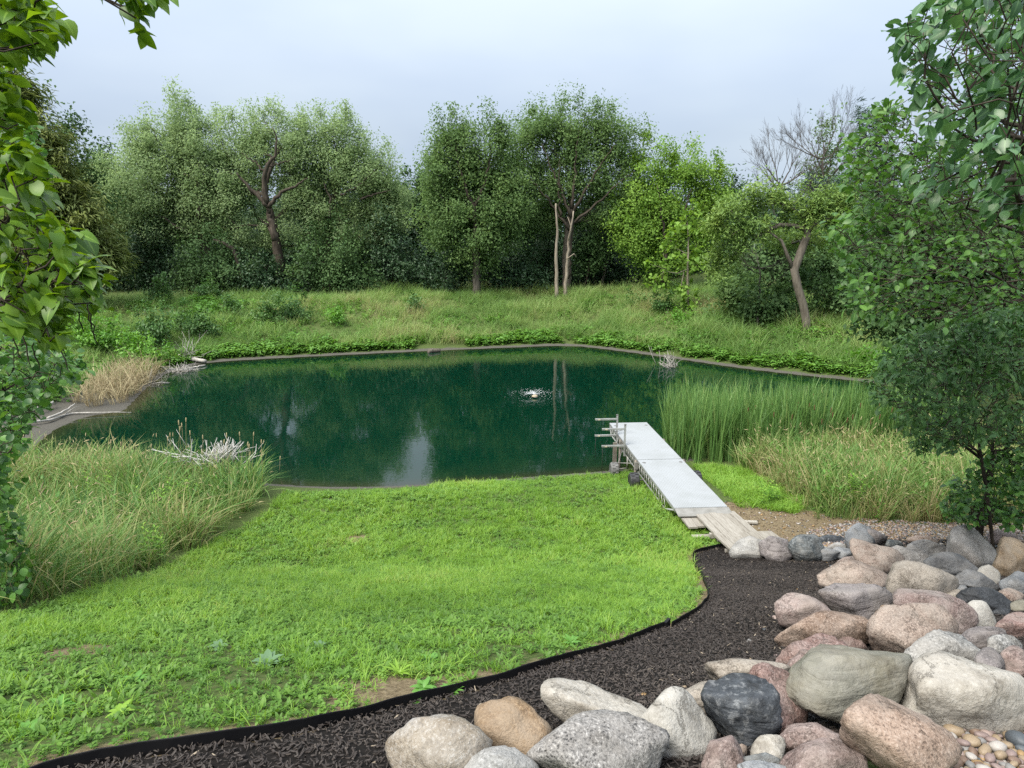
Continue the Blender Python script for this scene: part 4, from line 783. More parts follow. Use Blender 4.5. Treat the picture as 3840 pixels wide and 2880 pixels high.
# ------------------------------------------------------------------ boulders
S_ = {
 'greywhite': stone('stone_greywhite', (.34, .33, .31), (.58, .57, .55), (.12, .12, .12), (.72, .71, .69), .55, 70, 2.5, layer=.5),
 'purplegrey': stone('stone_purplegrey', (.20, .18, .185), (.40, .355, .355), (.12, .11, .11), (.55, .50, .49), .35, 60, 2.5, layer=.35, crack=0.5),
 'darkblue': stone('stone_darkblue', (.055, .07, .08), (.19, .225, .245), (.03, .035, .04), (.50, .53, .54), .45, 28, 3.2, layer=.5),
 'palegrey': stone('stone_palegrey', (.38, .38, .37), (.60, .60, .59), (.2, .2, .2), (.7, .7, .7), .4, 60, 3),
 'bluegrey': stone('stone_bluegrey', (.19, .21, .235), (.38, .40, .425), (.1, .11, .13), (.55, .56, .58), .4, 60, 2.5, layer=.3),
 'pinktan': stone('stone_pinktan', (.35, .24, .19), (.55, .44, .37), (.15, .09, .075), (.68, .58, .50), .5, 65, 1.9, crack=0.5),
 'granite': stone('stone_granite', (.34, .315, .30), (.52, .49, .465), (.10, .095, .09), (.72, .69, .66), .6, 75, 1.8),
 'gneiss': stone('stone_gneiss', (.24, .235, .235), (.46, .45, .445), (.10, .10, .10), (.62, .6, .58), .45, 60, 1.8, layer=.8),
 'orange': stone('stone_orange', (.26, .16, .085), (.50, .36, .22), (.09, .055, .03), (.62, .50, .36), .55, 65, 2.0),
 'tangrey': stone('stone_tangrey', (.34, .29, .24), (.52, .46, .39), (.15, .12, .10), (.62, .56, .49), .45, 65, 1.6, crack=0.4),
 'basalt': stone('stone_basalt', (.10, .105, .115), (.26, .265, .275), (.05, .05, .055), (.36, .36, .37), .25, 60, 2.2),
 'black': stone('stone_black', (.025, .028, .033), (.085, .09, .10), (.015, .015, .018), (.2, .21, .22), .25, 50, 2.5, rough=.55, dusty=False, patch=(.02, .022, .026)),
 'mauve': stone('stone_mauve', (.30, .205, .185), (.47, .37, .34), (.14, .09, .085), (.62, .52, .49), .4, 65, 2.0, crack=0.5),
 'red': stone('stone_red', (.27, .145, .12), (.44, .30, .27), (.10, .05, .045), (.58, .46, .43), .5, 55, 2.4, crack=0.5),
 'cream': stone('stone_cream', (.46, .41, .335), (.66, .625, .56), (.24, .2, .16), (.74, .72, .68), .3, 38, 1.5, crack=.45),
 'white': stone('stone_white', (.56, .53, .47), (.70, .68, .63), (.35, .32, .28), (.76, .74, .71), .2, 45, 2.2, crack=.6),
 'olive': stone('stone_olive', (.25, .225, .155), (.43, .405, .325), (.16, .145, .105), (.48, .475, .43), .14, 14, 1.5, rough=.6, layer=.35, patch=(.05, .055, .05)),
 'tanblue': stone('stone_tanblue', (.36, .29, .21), (.50, .43, .34), (.2, .17, .14), (.66, .65, .63), .4, 60, 1.5, patch=(.20, .22, .25)),
 'greygranite': stone('stone_greygranite', (.24, .225, .215), (.40, .385, .375), (.045, .045, .05), (.62, .60, .58), .85, 62, 1.6),
 'pepper': stone('stone_pepper', (.30, .30, .29), (.50, .49, .47), (.045, .05, .055), (.70, .69, .67), .9, 42, 1.8),
 'slate': stone('stone_slate', (.035, .042, .052), (.115, .13, .15), (.02, .022, .028), (.48, .50, .52), .35, 16, 3.5, layer=.4, rough=.55, dusty=False, patch=(.03, .033, .04)),
 'brown': stone('stone_brown', (.30, .20, .145), (.50, .365, .285), (.13, .08, .06), (.62, .50, .42), .5, 65, 1.6, crack=0.45),
 'rust': stone('stone_rust', (.33, .20, .10), (.50, .34, .19), (.17, .10, .05), (.60, .45, .29), .5, 70, 2.2),
}
CAMP = np.array([0, 0, CZ])
def rock_shape(seed, ang, sub, sq=2.4, lump=.16):
    """a boulder: the rounded hull of a handful of random planes, then weathered"""
    q = np.random.default_rng(seed); V, Fc = ico(sub); o = Vector(q.uniform(-50, 50, 3))
    n = unit(q.normal(0, 1, (int(q.integers(10, 14)) if ang < .5 else int(q.integers(9, 12)), 3))); lump = lump * (1 - .45 * ang); d = q.uniform(.60, .98, len(n)) if ang > .1 else q.uniform(.8, 1.0, len(n)); p = 9 + 26 * ang
    S = (np.maximum(V @ n.T / d, 0) ** p).sum(1) + (1 / 1.12) ** p; R = V * (S ** (-1 / p))[:, None]
    f = lambda k, off=0: np.array([mnoise.noise(Vector(v) * k + o + Vector((off, 0, 0))) for v in R])
    dd = f(1.3) * lump * .9 + f(3.1) * lump * .38 + f(7.5) * lump * (.10 + .16 * ang) + f(15) * lump * (.03 + .08 * ang)
    rid = 1 - np.abs(f(2.2, 9)) * 2.2; dd = dd - np.maximum(rid - .72, 0) * (.10 + .22 * ang)      # chipped seams
    return R * (1 + dd)[:, None], Fc
def boulder(label, x0, x1, y0, y1, mat, ang=.15, tilt=0, grow_down=.22, seed=None, sq=2.4, dz=0.0, cat='boulder', name='boulder', z1=True, group='boulders of the rock bed', taper=0., shear=0.):
    if z1: x0, x1, y0, y1 = [(2640 + v * .5908) / K for v in (x0, x1)] + [(1900 + v * .5908) / K for v in (y0, y1)]
    else: x0, x1, y0, y1 = [(1400 + v * .5877) / K for v in (x0, x1)] + [(2200 + v * .5877) / K for v in (y0, y1)]
    h = y1 - y0; y1 += h * grow_down; w = (x1 - x0) * 1.09; h = (y1 - y0) * 1.08; cx, cy_ = (x0 + x1) / 2, (y0 + y1) / 2
    seed = seed if seed is not None else int(cx * 7 + cy_ * 13)
    g = PT(cx, cy_ + .28 * h, .02); d = (g[1] * cp - (g[2] - CZ) * sp) + dz
    r = ray(cx, cy_); c = CAMP + r * d; m = d / FD; fw = unit(r); rt = np.array([1., 0, 0]); up = np.cross(rt, fw)
    ang = ang + .20; R, Fc = rock_shape(seed, ang, 4 if w > 90 else 3 if w > 26 else 2, sq)
    R = np.stack([R[:, 0] * (1 - taper * R[:, 2]) + shear * R[:, 2], R[:, 1] * (1 - .6 * taper * R[:, 2]), R[:, 2]], 1); dep = .9 * math.sqrt(w * h) / w
    R = R * np.array([1, dep, h / w]); t = math.radians(tilt); ct, st = math.cos(t), math.sin(t)
    if tilt: 
        R = np.stack([R[:, 0], R[:, 1] , R[:, 2] * .78], 1); R = np.stack([R[:, 0] * ct - R[:, 2] * st, R[:, 1], R[:, 0] * st + R[:, 2] * ct], 1)
    e0, e1 = R.min(0), R.max(0); X = (R[:, 0] - (e0[0] + e1[0]) / 2) / (e1[0] - e0[0]) * w * m; Z = (R[:, 2] - (e0[2] + e1[2]) / 2) / (e1[2] - e0[2]) * h * m; Yd = R[:, 1] * w * .5 * m
    P = c + X[:, None] * rt + Z[:, None] * up + Yd[:, None] * fw
    base = np.array([c[0], c[1], P[:, 2].min()]); me = new_mesh(name, P - base, Fc, S_[mat], smooth=True)
    return link(name, me, None, tuple(base), label, cat, group)
Bd = boulder
Bd('low grey-white swirled boulder nearest the foot of the plank ramp', 165, 400, 188, 318, 'greywhite', .2)
Bd('purple-grey boulder second along the back edge of the mulch', 355, 552, 188, 335, 'purplegrey', .35)
Bd('dark blue-green craggy boulder third along the back edge of the mulch', 540, 770, 175, 335, 'darkblue', .7)
Bd('dark flat stone lying behind the blue-green craggy boulder', 690, 905, 178, 250, 'slate', .6, dz=.4)
Bd('small pale grey stone right of the blue-green craggy boulder', 720, 795, 250, 300, 'palegrey', .15)
Bd('pale grey rounded stone in front of the tall blue-grey angular boulder', 785, 900, 225, 275, 'palegrey', .15)
Bd('low pale blue-grey stone at the back corner of the mulch', 690, 882, 262, 340, 'bluegrey', .25)
Bd('lilac-grey wedge stone between the mulch corner and the big pink-tan boulder', 808, 950, 255, 335, 'bluegrey', .45)
Bd('upright angular blue-grey boulder standing tallest at the back left of the pile', 900, 1092, 100, 268, 'bluegrey', .6)
Bd('grey domed boulder leaning on the upright angular blue-grey one', 960, 1162, 135, 260, 'purplegrey', .2)
Bd('big pinkish-tan boulder sloping right in the back half of the pile', 945, 1262, 195, 410, 'pinktan', .2, tilt=-18)
Bd('flat light granite boulder right of the big sloping pink-tan one', 1165, 1425, 240, 380, 'granite', .12)
Bd('striped grey gneiss boulder left of the tall pale granite one', 1270, 1552, 203, 365, 'gneiss', .2, tilt=14)
Bd('small pinkish stone on the gravel behind the striped gneiss', 1290, 1482, 180, 248, 'pinktan', .2)
Bd('small slate-blue stone behind the flat light granite boulder', 1155, 1262, 205, 258, 'darkblue', .4)
Bd('tall pale grey granite boulder standing at the back right', 1535, 1872, 100, 390, 'granite', .22, tilt=-12)
Bd('rough brown-orange boulder at the right edge beside the tall pale granite', 1820, 2085, 175, 440, 'orange', .45)
Bd('pinkish-brown boulder peeping out behind the brown-orange one', 1800, 1990, 146, 230, 'mauve', .2)
Bd('dark grey basalt boulder with a thin pale vein below the tall pale granite', 1410, 1742, 282, 440, 'basalt', .25, tilt=-8)
Bd('layered pink-brown boulder jutting over the back of the mulch', 735, 1182, 330, 560, 'pinktan', .45, tilt=-12, grow_down=.08)
Bd('pinkish slab stone tucked behind the layered pink-brown boulder', 850, 1020, 310, 380, 'mauve', .3)
Bd('large rounded tan-grey boulder near the middle of the pile', 1170, 1602, 335, 615, 'tangrey', .12)
Bd('cream stone with rough folds right of the grey speckled wedge', 1735, 1882, 360, 515, 'cream', .35)
Bd('dark grey speckled wedge-shaped stone above the black boulder', 1600, 1856, 390, 545, 'basalt', .45, tilt=-26)
Bd('slate-blue flat-topped stone at the right edge below the brown-orange boulder', 1880, 2090, 398, 560, 'bluegrey', .5)
Bd('black smooth boulder at right, above the small white limestone', 1620, 1955, 505, 668, 'black', .35, tilt=-14)
Bd('small tan-grey stone wedged left of the black boulder', 1540, 1680, 520, 620, 'tangrey', .3)
Bd('tiny dark stone between the rounded tan-grey boulder and the speckled wedge', 1590, 1680, 490, 560, 'basalt', .3)
Bd('pink speckled stone right of the black boulder', 1840, 2030, 510, 600, 'pinktan', .3)
Bd('small dark green stone beside the layered pink-brown boulder', 1150, 1222, 408, 480, 'darkblue', .5)
Bd('brown-mauve flat-topped boulder on the right border of the mulch', 465, 815, 550, 770, 'mauve', .15)
Bd('big grey-tan rounded boulder right of the brown-mauve flat-topped one', 755, 1195, 482, 730, 'purplegrey', .18, tilt=-10)
Bd('long pink-brown boulder lying between the tan-grey round one and the white limestone', 1230, 1712, 512, 780, 'mauve', .15, tilt=-20)
Bd('very large pink-tan boulder with an even grainy face in mid-pile', 1055, 1605, 610, 930, 'pinktan', .12, tilt=8)
Bd('large greenish-pink boulder in front of the brown-mauve flat-topped one', 470, 1088, 665, 900, 'brown', .2)
Bd('dark reddish broken boulder at the mulch edge behind the olive sandstone', 458, 905, 810, 1050, 'red', .7, tilt=8)
Bd('pink-red wedge stone leaning on the large greenish-pink boulder', 715, 1015, 722, 900, 'red', .4, tilt=-22)
Bd('yellowish stone wedged between the grey-tan and the very large pink-tan boulders', 1078, 1255, 620, 745, 'rust', .2)
Bd('small smooth white limestone standing out at right', 1655, 1842, 588, 765, 'white', .12, tilt=-24, sq=2.1)
Bd('small olive rounded stone at the right edge beside the white limestone', 1935, 2080, 585, 665, 'olive', .1)
Bd('red-pink blocky boulder at the right edge below the olive rounded stone', 1840, 2090, 660, 825, 'red', .4)
Bd('tiny black stone between the white limestone and the red-pink block', 1830, 1945, 640, 690, 'black', .3)
Bd('grey boulder below the small white limestone', 1600, 1915, 755, 905, 'purplegrey', .2)
Bd('black-and-white speckled boulder above the great cream limestone', 1285, 1755, 775, 1010, 'pepper', .15)
Bd('coarse pink speckled stone at right below the red-pink block', 1795, 2015, 805, 945, 'pepper', .25)
Bd('purple-grey stone showing right of the black-and-white speckled boulder', 1725, 1905, 885, 1085, 'purplegrey', .15)
Bd('pink-red boulder at the right edge above the pale speckled granite', 1880, 2100, 872, 1075, 'red', .2)
Bd('pale speckled granite at the right edge beside the great cream limestone', 1880, 2120, 1050, 1250, 'granite', .12)
Bd('great cream-white limestone boulder, largest in the pile, at lower right', 1240, 2070, 912, 1470, 'cream', .18, tilt=0, grow_down=.02, dz=-.05, taper=.38, shear=-.12, seed=905)
Bd('large olive-tan sandstone boulder with wavy ledges lying on the pile', 520, 1318, 878, 1380, 'olive', .22, tilt=8, grow_down=0.0, dz=-.25, seed=437, taper=.1)
Bd('reddish-brown boulder half hidden behind the olive-tan sandstone', 535, 800, 912, 1120, 'mauve', .15)
Bd('tan-pink boulder at the mulch edge behind the dark blue slate block', 28, 555, 975, 1150, 'tangrey', .12)
Bd('tiny cream stone on top between the dark slate block and the tan-pink boulder', 170, 290, 1048, 1110, 'cream', .2)
Bd('pink-red boulder between the dark slate block and the olive sandstone', 262, 640, 1010, 1420, 'red', .2, tilt=-25)
Bd('dark blue slate block with white veins at lower centre of the pile', 12, 472, 1080, 1560, 'slate', .8, tilt=-10, grow_down=0, taper=-.12, seed=51)
Bd('large brown-pink boulder with a rusty dent at the bottom right', 888, 1595, 1200, 1690, 'brown', .15, tilt=-8, grow_down=.15, dz=-.1)
Bd('pink and white streaked stone below the olive sandstone', 420, 925, 1380, 1560, 'mauve', .35)
Bd('mauve-pink boulder at the bottom edge left of the large brown-pink one', 488, 1020, 1485, 1720, 'mauve', .25, grow_down=.3, dz=-.05)
Bd('greyish-pink flat boulder at the bottom edge right of the big grey granite', -20, 260, 1470, 1690, 'mauve', .25, grow_down=.2)
Bd('small cream granular stone right of the dark slate block at the bottom', 300, 520, 1460, 1640, 'cream', .15)
Bd('blue-grey stone at the bottom edge left of the mauve-pink boulder', 238, 485, 1568, 1670, 'darkblue', .25)
Bd('light blue stone lowest at the bottom edge', 225, 545, 1618, 1720, 'bluegrey', .2, dz=-.1)
Bd('light tan boulder peeping out left of the dark slate block', 1945, 2260, 615, 790, 'tangrey', .12, z1=False)
Bd('long cream limestone with a raised left end, lying along the mulch', 1103, 1860, 608, 990, 'cream', .3, tilt=-24, z1=False, grow_down=0, seed=77)
Bd('white cracked limestone boulder right of the long cream one', 1655, 2168, 670, 1090, 'white', .3, z1=False, grow_down=.05)
Bd('round rusty-orange boulder at the left of the front row', 663, 1132, 735, 1090, 'rust', .08, z1=False, sq=2.1)
Bd('big grey granite boulder with a dark hollow, front row centre', 983, 1862, 818, 1230, 'greygranite', .15, z1=False, grow_down=.1, seed=12, dz=-.05)
Bd('tan and blue-white sloping boulder leftmost in the front row', 92, 728, 855, 1240, 'tanblue', .35, z1=False, grow_down=.15)
Bd('pale blue-white boulder at the bottom edge under the round rusty one', 528, 1040, 1040, 1260, 'palegrey', .25, z1=False, dz=-.1)
# a few small chock stones in the gaps
for lab, x0, x1, y0, y1, mt in [('small grey chock stone under the layered pink-brown boulder', 1110, 1180, 510, 560, 'basalt'), ('small tan chock stone between the long pink-brown and the speckled boulders', 1560, 1640, 755, 800, 'tangrey'),
    ('small brown chock stone left of the small cream granular stone', 215, 275, 1510, 1575, 'brown'), ('small grey chock stone right of the cream folded stone', 1860, 1910, 470, 520, 'purplegrey'),
    ('small pale chock stone above the flat light granite boulder', 1395, 1475, 235, 275, 'palegrey')]:
    Bd(lab, x0, x1, y0, y1, mt, .2, name='stone', cat='stone')

# ------------------------------------------------------------------ pebbles
def pebble_mesh(name, seed, mat, sub=2):
    q = np.random.default_rng(seed); V, Fc = ico(sub); o = Vector(q.uniform(-9, 9, 3))
    V = V * (1 + np.array([mnoise.noise(Vector(v) * 1.2 + o) for v in V]) * .22)[:, None] * np.array([1, q.uniform(.6, .85), q.uniform(.42, .62)])
    return new_mesh(name, V, Fc, mat, smooth=True)
PEB = [('tan', (.42, .32, .21)), ('mauve', (.36, .27, .25)), ('grey', (.34, .33, .32)), ('ochre', (.48, .31, .14)), ('whitish', (.60, .56, .52)), ('slate', (.12, .14, .16)), ('brown', (.27, .18, .13)), ('pinkish', (.46, .35, .31))]
PM = [plain('pebble_' + n, tuple(a * .55 for a in c), .55, c2=tuple(a * .34 for a in c), s=14, spec=.4) for n, c in PEB]
pv = [[pebble_mesh('pebble', i * 10 + j, PM[i]) for j in range(3)] for i in range(8)]
q = np.random.default_rng(21)
PBP = gpoly([(2040, 1560), (2240, 1520), (2300, 1560), (2300, 1720), (1960, 1720), (2010, 1640)])
cand = q.uniform(PBP.min(0), PBP.max(0), (9000, 2)); cand = cand[inpoly(cand, PBP)]
kept, rad = [], []
for p in cand:
    r = float(np.clip(q.lognormal(-3.45, .30), .018, .062)) if len(kept) else .05
    if all(np.hypot(*(p - k)) > (r + s) * .80 for k, s in zip(kept, rad)): kept.append(p); rad.append(r)
    if len(kept) >= 210: break
wh = ['among the stones spilling below the great cream limestone', 'in the pebble heap at the bottom right corner', 'against the flank of the large brown-pink boulder']
from mathutils import Euler
Cw, Bw = PT(2120, 1570)[:2], PT(2020, 1640)[:2]
for p, r in zip(kept, rad):
    c = int(q.choice(8, p=[.22, .22, .15, .06, .04, .07, .18, .06])); z = h1(*p) + r * .45 + .02
    k = 0 if np.hypot(*(p - Cw)) < .25 else 2 if np.hypot(*(p - Bw)) < .3 else 1; big = 'large' if r > .043 else 'small' if r < .027 else 'mid-sized'
    o = link('pebble', pv[c][int(q.integers(3))], None, (p[0], p[1], z), '%s %s rounded pebble %s' % (big, PEB[c][0], wh[k]), 'pebble', 'loose pebbles below the boulders')
    o.rotation_euler = (q.normal(0, .25), q.normal(0, .25), q.uniform(0, 6.28)); o.scale = (r * 1.15,) * 3
# gravel too small to pick apart: behind the pile and between the boulders
GRV = gpoly([(1740, 1150), (1850, 1120), (2000, 1128), (2212, 1135), (2330, 1140), (2330, 1250), (2212, 1215), (1900, 1205), (1760, 1190)])
cand = q.uniform(GRV.min(0), GRV.max(0), (60000, 2)); cand = cand[inpoly(cand, GRV)][:9000]; cand2 = q.uniform(SOIL.min(0), SOIL.max(0), (3000, 2)); cand2 = cand2[inpoly(cand2, SOIL)][:900]; cand = np.concatenate([cand, cand2])
fill = q.uniform(PBP.min(0), PBP.max(0), (4000, 2)); fill = fill[inpoly(fill, PBP)][:1200]
RKP = gpoly([(850, 1659), (1180, 1500), (1560, 1450), (1690, 1290), (1780, 1200), (1950, 1150), (2212, 1150), (2330, 1200), (2330, 1720), (850, 1750)])
gap = q.uniform(RKP.min(0), RKP.max(0), (40000, 2)); gap = gap[inpoly(gap, RKP)][:1100]
gp = np.concatenate([cand, fill, gap]); n = len(gp); gr_ = q.lognormal(-3.75, .3, n)
scatter('gravel', np.column_stack([gp, height(gp) + gr_ * .3]), np.column_stack([q.normal(0, .3, (n, 2)), q.uniform(0, 6.28, n)]), np.repeat(gr_[:, None], 3, 1), q.choice(24, n), q.random(n),
        [pebble_mesh('gravel_stone', 300 + i, PM[i // 3], 1) for i in range(24)], 'rounded river gravel around and behind the boulders')

LITP = np.concatenate([SOIL[:1], SOIL]); LITP = SOIL
lp = q.uniform(LITP.min(0), LITP.max(0), (9000, 2)); lp = lp[inpoly(lp, LITP)][:4200]; n = len(lp)
m_lit = plain('dead_leaf_litter', (.17, .125, .075), .9, c2=(.06, .045, .03), s=9)
def flake(seed):
    qf = np.random.default_rng(seed); L_ = qf.uniform(.02, .06); V, F4, F3 = leaf_shape(OVATE, L=L_, W=L_ * qf.uniform(.05, .35), fold=.4, droop=qf.uniform(-.4, .4), seed=seed); return new_mesh('flake', V, [F4, F3], m_lit)
scatter('leaf_litter', np.column_stack([lp, height(lp) + .006]), np.column_stack([q.normal(0, .4, (n, 2)), q.uniform(0, 6.28, n)]), np.repeat(q.uniform(.6, 1.3, n)[:, None], 3, 1), q.integers(0, 8, n), q.random(n), [flake(i) for i in range(8)], 'dry leaf bits and twigs on the bare soil by the planks')

# ------------------------------------------------------------------ mulch bed and its black edging
MUL = np.concatenate([EDGE, gpoly([(1640, 1180), (1760, 1188), (1950, 1165), (2212, 1175), (2330, 1200), (2330, 1560), (2060, 1550), (2000, 1620), (1700, 1700), (900, 1760), (300, 1800), (-70, 1800)])])
m_mulch = plain('mulch_base', (.011, .009, .008), .9, c2=(.004, .0035, .003), s=40, bump=.8, spec=.15)
mx_, my_ = np.arange(MUL[:, 0].min(), MUL[:, 0].max(), .05), np.arange(MUL[:, 1].min(), MUL[:, 1].max(), .05)
MX, MY = np.meshgrid(mx_, my_); MP = np.stack([MX.ravel(), MY.ravel()], 1); ins = inpoly(MP, MUL); a = np.arange(len(my_) - 1)[:, None] * len(mx_) + np.arange(len(mx_) - 1)[None]
mq = np.stack([a, a + 1, a + len(mx_) + 1, a + len(mx_)], -1).reshape(-1, 4); mq = mq[ins[mq].all(1)]
us = np.unique(mq); rm_ = np.zeros(len(MP), int); rm_[us] = np.arange(len(us))
link('mulch_bed', new_mesh('mulch_bed', np.column_stack([MP[us], height(MP[us]) + .018]), rm_[mq], m_mulch, smooth=True), kind='structure')
def chip(name, seed, mat):
    q = np.random.default_rng(seed); L_, w_, h_ = q.uniform(.006, .022), q.uniform(.0018, .0055), q.uniform(.0008, .0022); g = Geo()
    n = 4; t = np.linspace(-1, 1, n); top = []
    for s_ in t: 
        k = 1 - .55 * abs(s_) ** 3; top.append([[s_ * L_, -w_ * k + q.normal(0, .001), -h_], [s_ * L_, w_ * k, -h_], [s_ * L_ * .97, w_ * k * .8, h_], [s_ * L_ * .97, -w_ * k * .8, h_ + q.normal(0, .0008)]])
    V = np.array(top).reshape(-1, 3); Fq = [[i * 4 + j, i * 4 + (j + 1) % 4, i * 4 + 4 + (j + 1) % 4, i * 4 + 4 + j] for i in range(n - 1) for j in range(4)] + [[3, 2, 1, 0], [4 * n - 4, 4 * n - 3, 4 * n - 2, 4 * n - 1]]
    return new_mesh(name, V, np.array(Fq), mat)
m_chip = plain('mulch_chip', (.042, .032, .027), .65, c2=(.013, .0105, .009), s=30, spec=.4); m_chip2 = plain('mulch_chip_worn', (.085, .07, .06), .7, c2=(.035, .029, .025), s=30)
m_straw = plain('wood_splinter', (.24, .20, .15), .8, s=20)
cand = q.uniform(MUL.min(0), MUL.max(0), (320000, 2)); cand = cand[inpoly(cand, MUL)]; dist = np.hypot(cand[:, 0], cand[:, 1]); cand = cand[q.random(len(cand)) < np.clip(1.15 - dist / 22, .3, 1)][:95000]; n = len(cand)
scatter('mulch', np.column_stack([cand, height(cand) + q.uniform(.018, .036, n)]), np.column_stack([q.normal(0, .35, (n, 2)), q.uniform(0, 6.28, n)]), np.repeat(q.uniform(.7, 1.35, n)[:, None], 3, 1),
        np.where(q.random(n) < .006, 14 + q.integers(0, 2, n), np.where(q.random(n) < .06 + .30 * sstep(.5, .8, vnoise(cand, .55, 44)), 10 + q.integers(0, 4, n), q.integers(0, 10, n))), q.random(n),
        [chip('chip', i, m_chip) for i in range(10)] + [chip('chip', 30 + i, m_chip2) for i in range(4)] + [chip('chip', 50 + i, m_straw) for i in range(2)], 'shredded black-brown wood mulch')
m_edge = plain('black_edging_plastic', (.006, .006, .007), .5, c2=(.009, .009, .010), s=3, spec=.18)
def resample(P, step):
    d = np.concatenate([[0], np.cumsum(np.hypot(*np.diff(P, axis=0).T))]); t = np.arange(0, d[-1], step); return np.stack([np.interp(t, d, P[:, k]) for k in range(P.shape[1])], 1)
def smooth_open(P, n=2):
    for _ in range(n): P = np.concatenate([[P[0]], np.stack([.75 * P[:-1] + .25 * P[1:], .25 * P[:-1] + .75 * P[1:]], 1).reshape(-1, 2), [P[-1]]])
    return P
ered = thing('landscape_edging', 'black plastic landscape edging strip between the lawn and the mulch', 'edging', [*EDGE[8], h1(*EDGE[8])])
qe = np.random.default_rng(3)
for seg, hh_ in ((EDGE[:12], .074), (EDGE[12:], .072)):
    P = resample(smooth_open(seg, 2), .08); tn = np.gradient(P, axis=0); nn = unit(np.stack([-tn[:, 1], tn[:, 0]], 1)); th = .006; n = len(P)
    z = height(P); wob = np.convolve(qe.normal(0, 1, n + 20), np.ones(21) / 21, 'valid') * .035; lean = np.convolve(qe.normal(0, 1, n + 20), np.ones(21) / 21, 'valid')[:, None] * .05
    top = P + nn * lean; zt = z + hh_ + wob * .6
    V = np.concatenate([np.column_stack([P - nn * th, z - .06]), np.column_stack([top - nn * th, zt]), np.column_stack([top + nn * th, zt]), np.column_stack([P + nn * th, z - .06])])
    i = np.arange(n - 1); Fq = np.concatenate([np.stack([i + a * n, i + 1 + a * n, i + 1 + b * n, i + b * n], 1) for a, b in ((0, 1), (1, 2), (2, 3))] + [np.array([[0, n, 2 * n, 3 * n], [4 * n - 1, 3 * n - 1, 2 * n - 1, n - 1]])])
    part('strip', V, Fq, m_edge, ered, smooth=False)
    V, Fs = Geo().tube(np.column_stack([top, zt + .002]), .004, 6).get(); part('top_bead', V, Fs, m_edge, ered, smooth=True)
c = EDGE[11]; tdir = unit(EDGE[11] - EDGE[10]); ndir = np.array([-tdir[1], tdir[0]]); V, Fs = Geo().box([*(c - ndir * .004), h1(*c) + .035], [*(tdir * .05), 0], [*(ndir * .014), 0], [0, 0, .06]).get(); part('connector', V, Fs, m_edge, ered)

# ------------------------------------------------------------------ dock
DK_N, DK_F = np.array([4.26, 15.04]), np.array([3.76, 22.2]); DZ = .88; da = unit(DK_F - DK_N); dx = np.array([da[1], -da[0]]); DLEN = float(np.hypot(*(DK_F - DK_N)))
def D3(x, y, z): return np.array([*(DK_N + dx * x + da * y), z])
def Dv(x, y, z): return np.array([*(dx * x + da * y), z])
m_deck, N, L, out = nmat('dock_deck_panel')
tcd = N('ShaderNodeTexCoord'); mpd = N('ShaderNodeMapping'); mpd.inputs['Rotation'].default_value = (0, 0, -math.atan2(da[0], da[1])); L(tcd.outputs['Object'], mpd.inputs[0])
vd = N('ShaderNodeTexVoronoi', voronoi_dimensions='2D'); vd.inputs['Scale'].default_value = 26; vd.inputs['Randomness'].default_value = 0; L(mpd.outputs[0], vd.inputs['Vector'])
rdk = ramp(N, [(.20, (.185, .196, .206)), (.32, (.268, .285, .30))]); L(vd.outputs['Distance'], rdk.inputs[0])
nd = N('ShaderNodeTexNoise'); nd.inputs['Scale'].default_value = 1.6; nd.inputs['Detail'].default_value = 6; L(tcd.outputs['Object'], nd.inputs['Vector'])
rnd_ = ramp(N, [(.3, (.90, .90, .885)), (.55, (1, 1, 1))]); L(nd.outputs['Fac'], rnd_.inputs[0])
mdk = N('ShaderNodeMix', data_type='RGBA', blend_type='MULTIPLY'); mdk.inputs[0].default_value = 1; L(rdk.outputs[0], mdk.inputs[6]); L(rnd_.outputs[0], mdk.inputs[7])
pdk = N('ShaderNodeBsdfPrincipled'); pdk.inputs['Roughness'].default_value = .7; pdk.inputs['Specular IOR Level'].default_value = .15; L(mdk.outputs[2], pdk.inputs['Base Color']); L(pdk.outputs[0], out.inputs[0])
m_alu = plain('dock_aluminium', (.40, .41, .40), .42, .5, c2=(.28, .28, .27), s=5); m_alud = plain('weathered_aluminium', (.25, .245, .23), .6, .3, c2=(.17, .165, .15), s=6)
m_galv = plain('weathered_post', (.20, .18, .15), .75, .1, c2=(.12, .10, .085), s=9); m_rub = plain('black_wheel_plastic', (.02, .021, .023), .5, c2=(.035, .035, .036), s=8); m_rub2 = plain('grey_wheel_plastic', (.15, .15, .15), .6, c2=(.09, .09, .088), s=8)
m_pad = plain('tan_pad', (.50, .44, .33), .8, s=9); m_rope = plain('dark_rope', (.03, .03, .03), .8)
dock = thing('roll_in_dock', 'long pale grey metal dock on wheels running out over the pond', 'dock', D3(0, 3.4, 0))
HW = .61
for i, (y0, y1) in enumerate(((.0, 3.406), (3.436, DLEN))):
    g = Geo().box(D3(0, (y0 + y1) / 2, DZ - .012), Dv(HW, 0, 0), Dv(0, (y1 - y0) / 2, 0), [0, 0, .012]); V, Fs = g.get(); part('deck_panel', V, Fs, m_deck, dock)
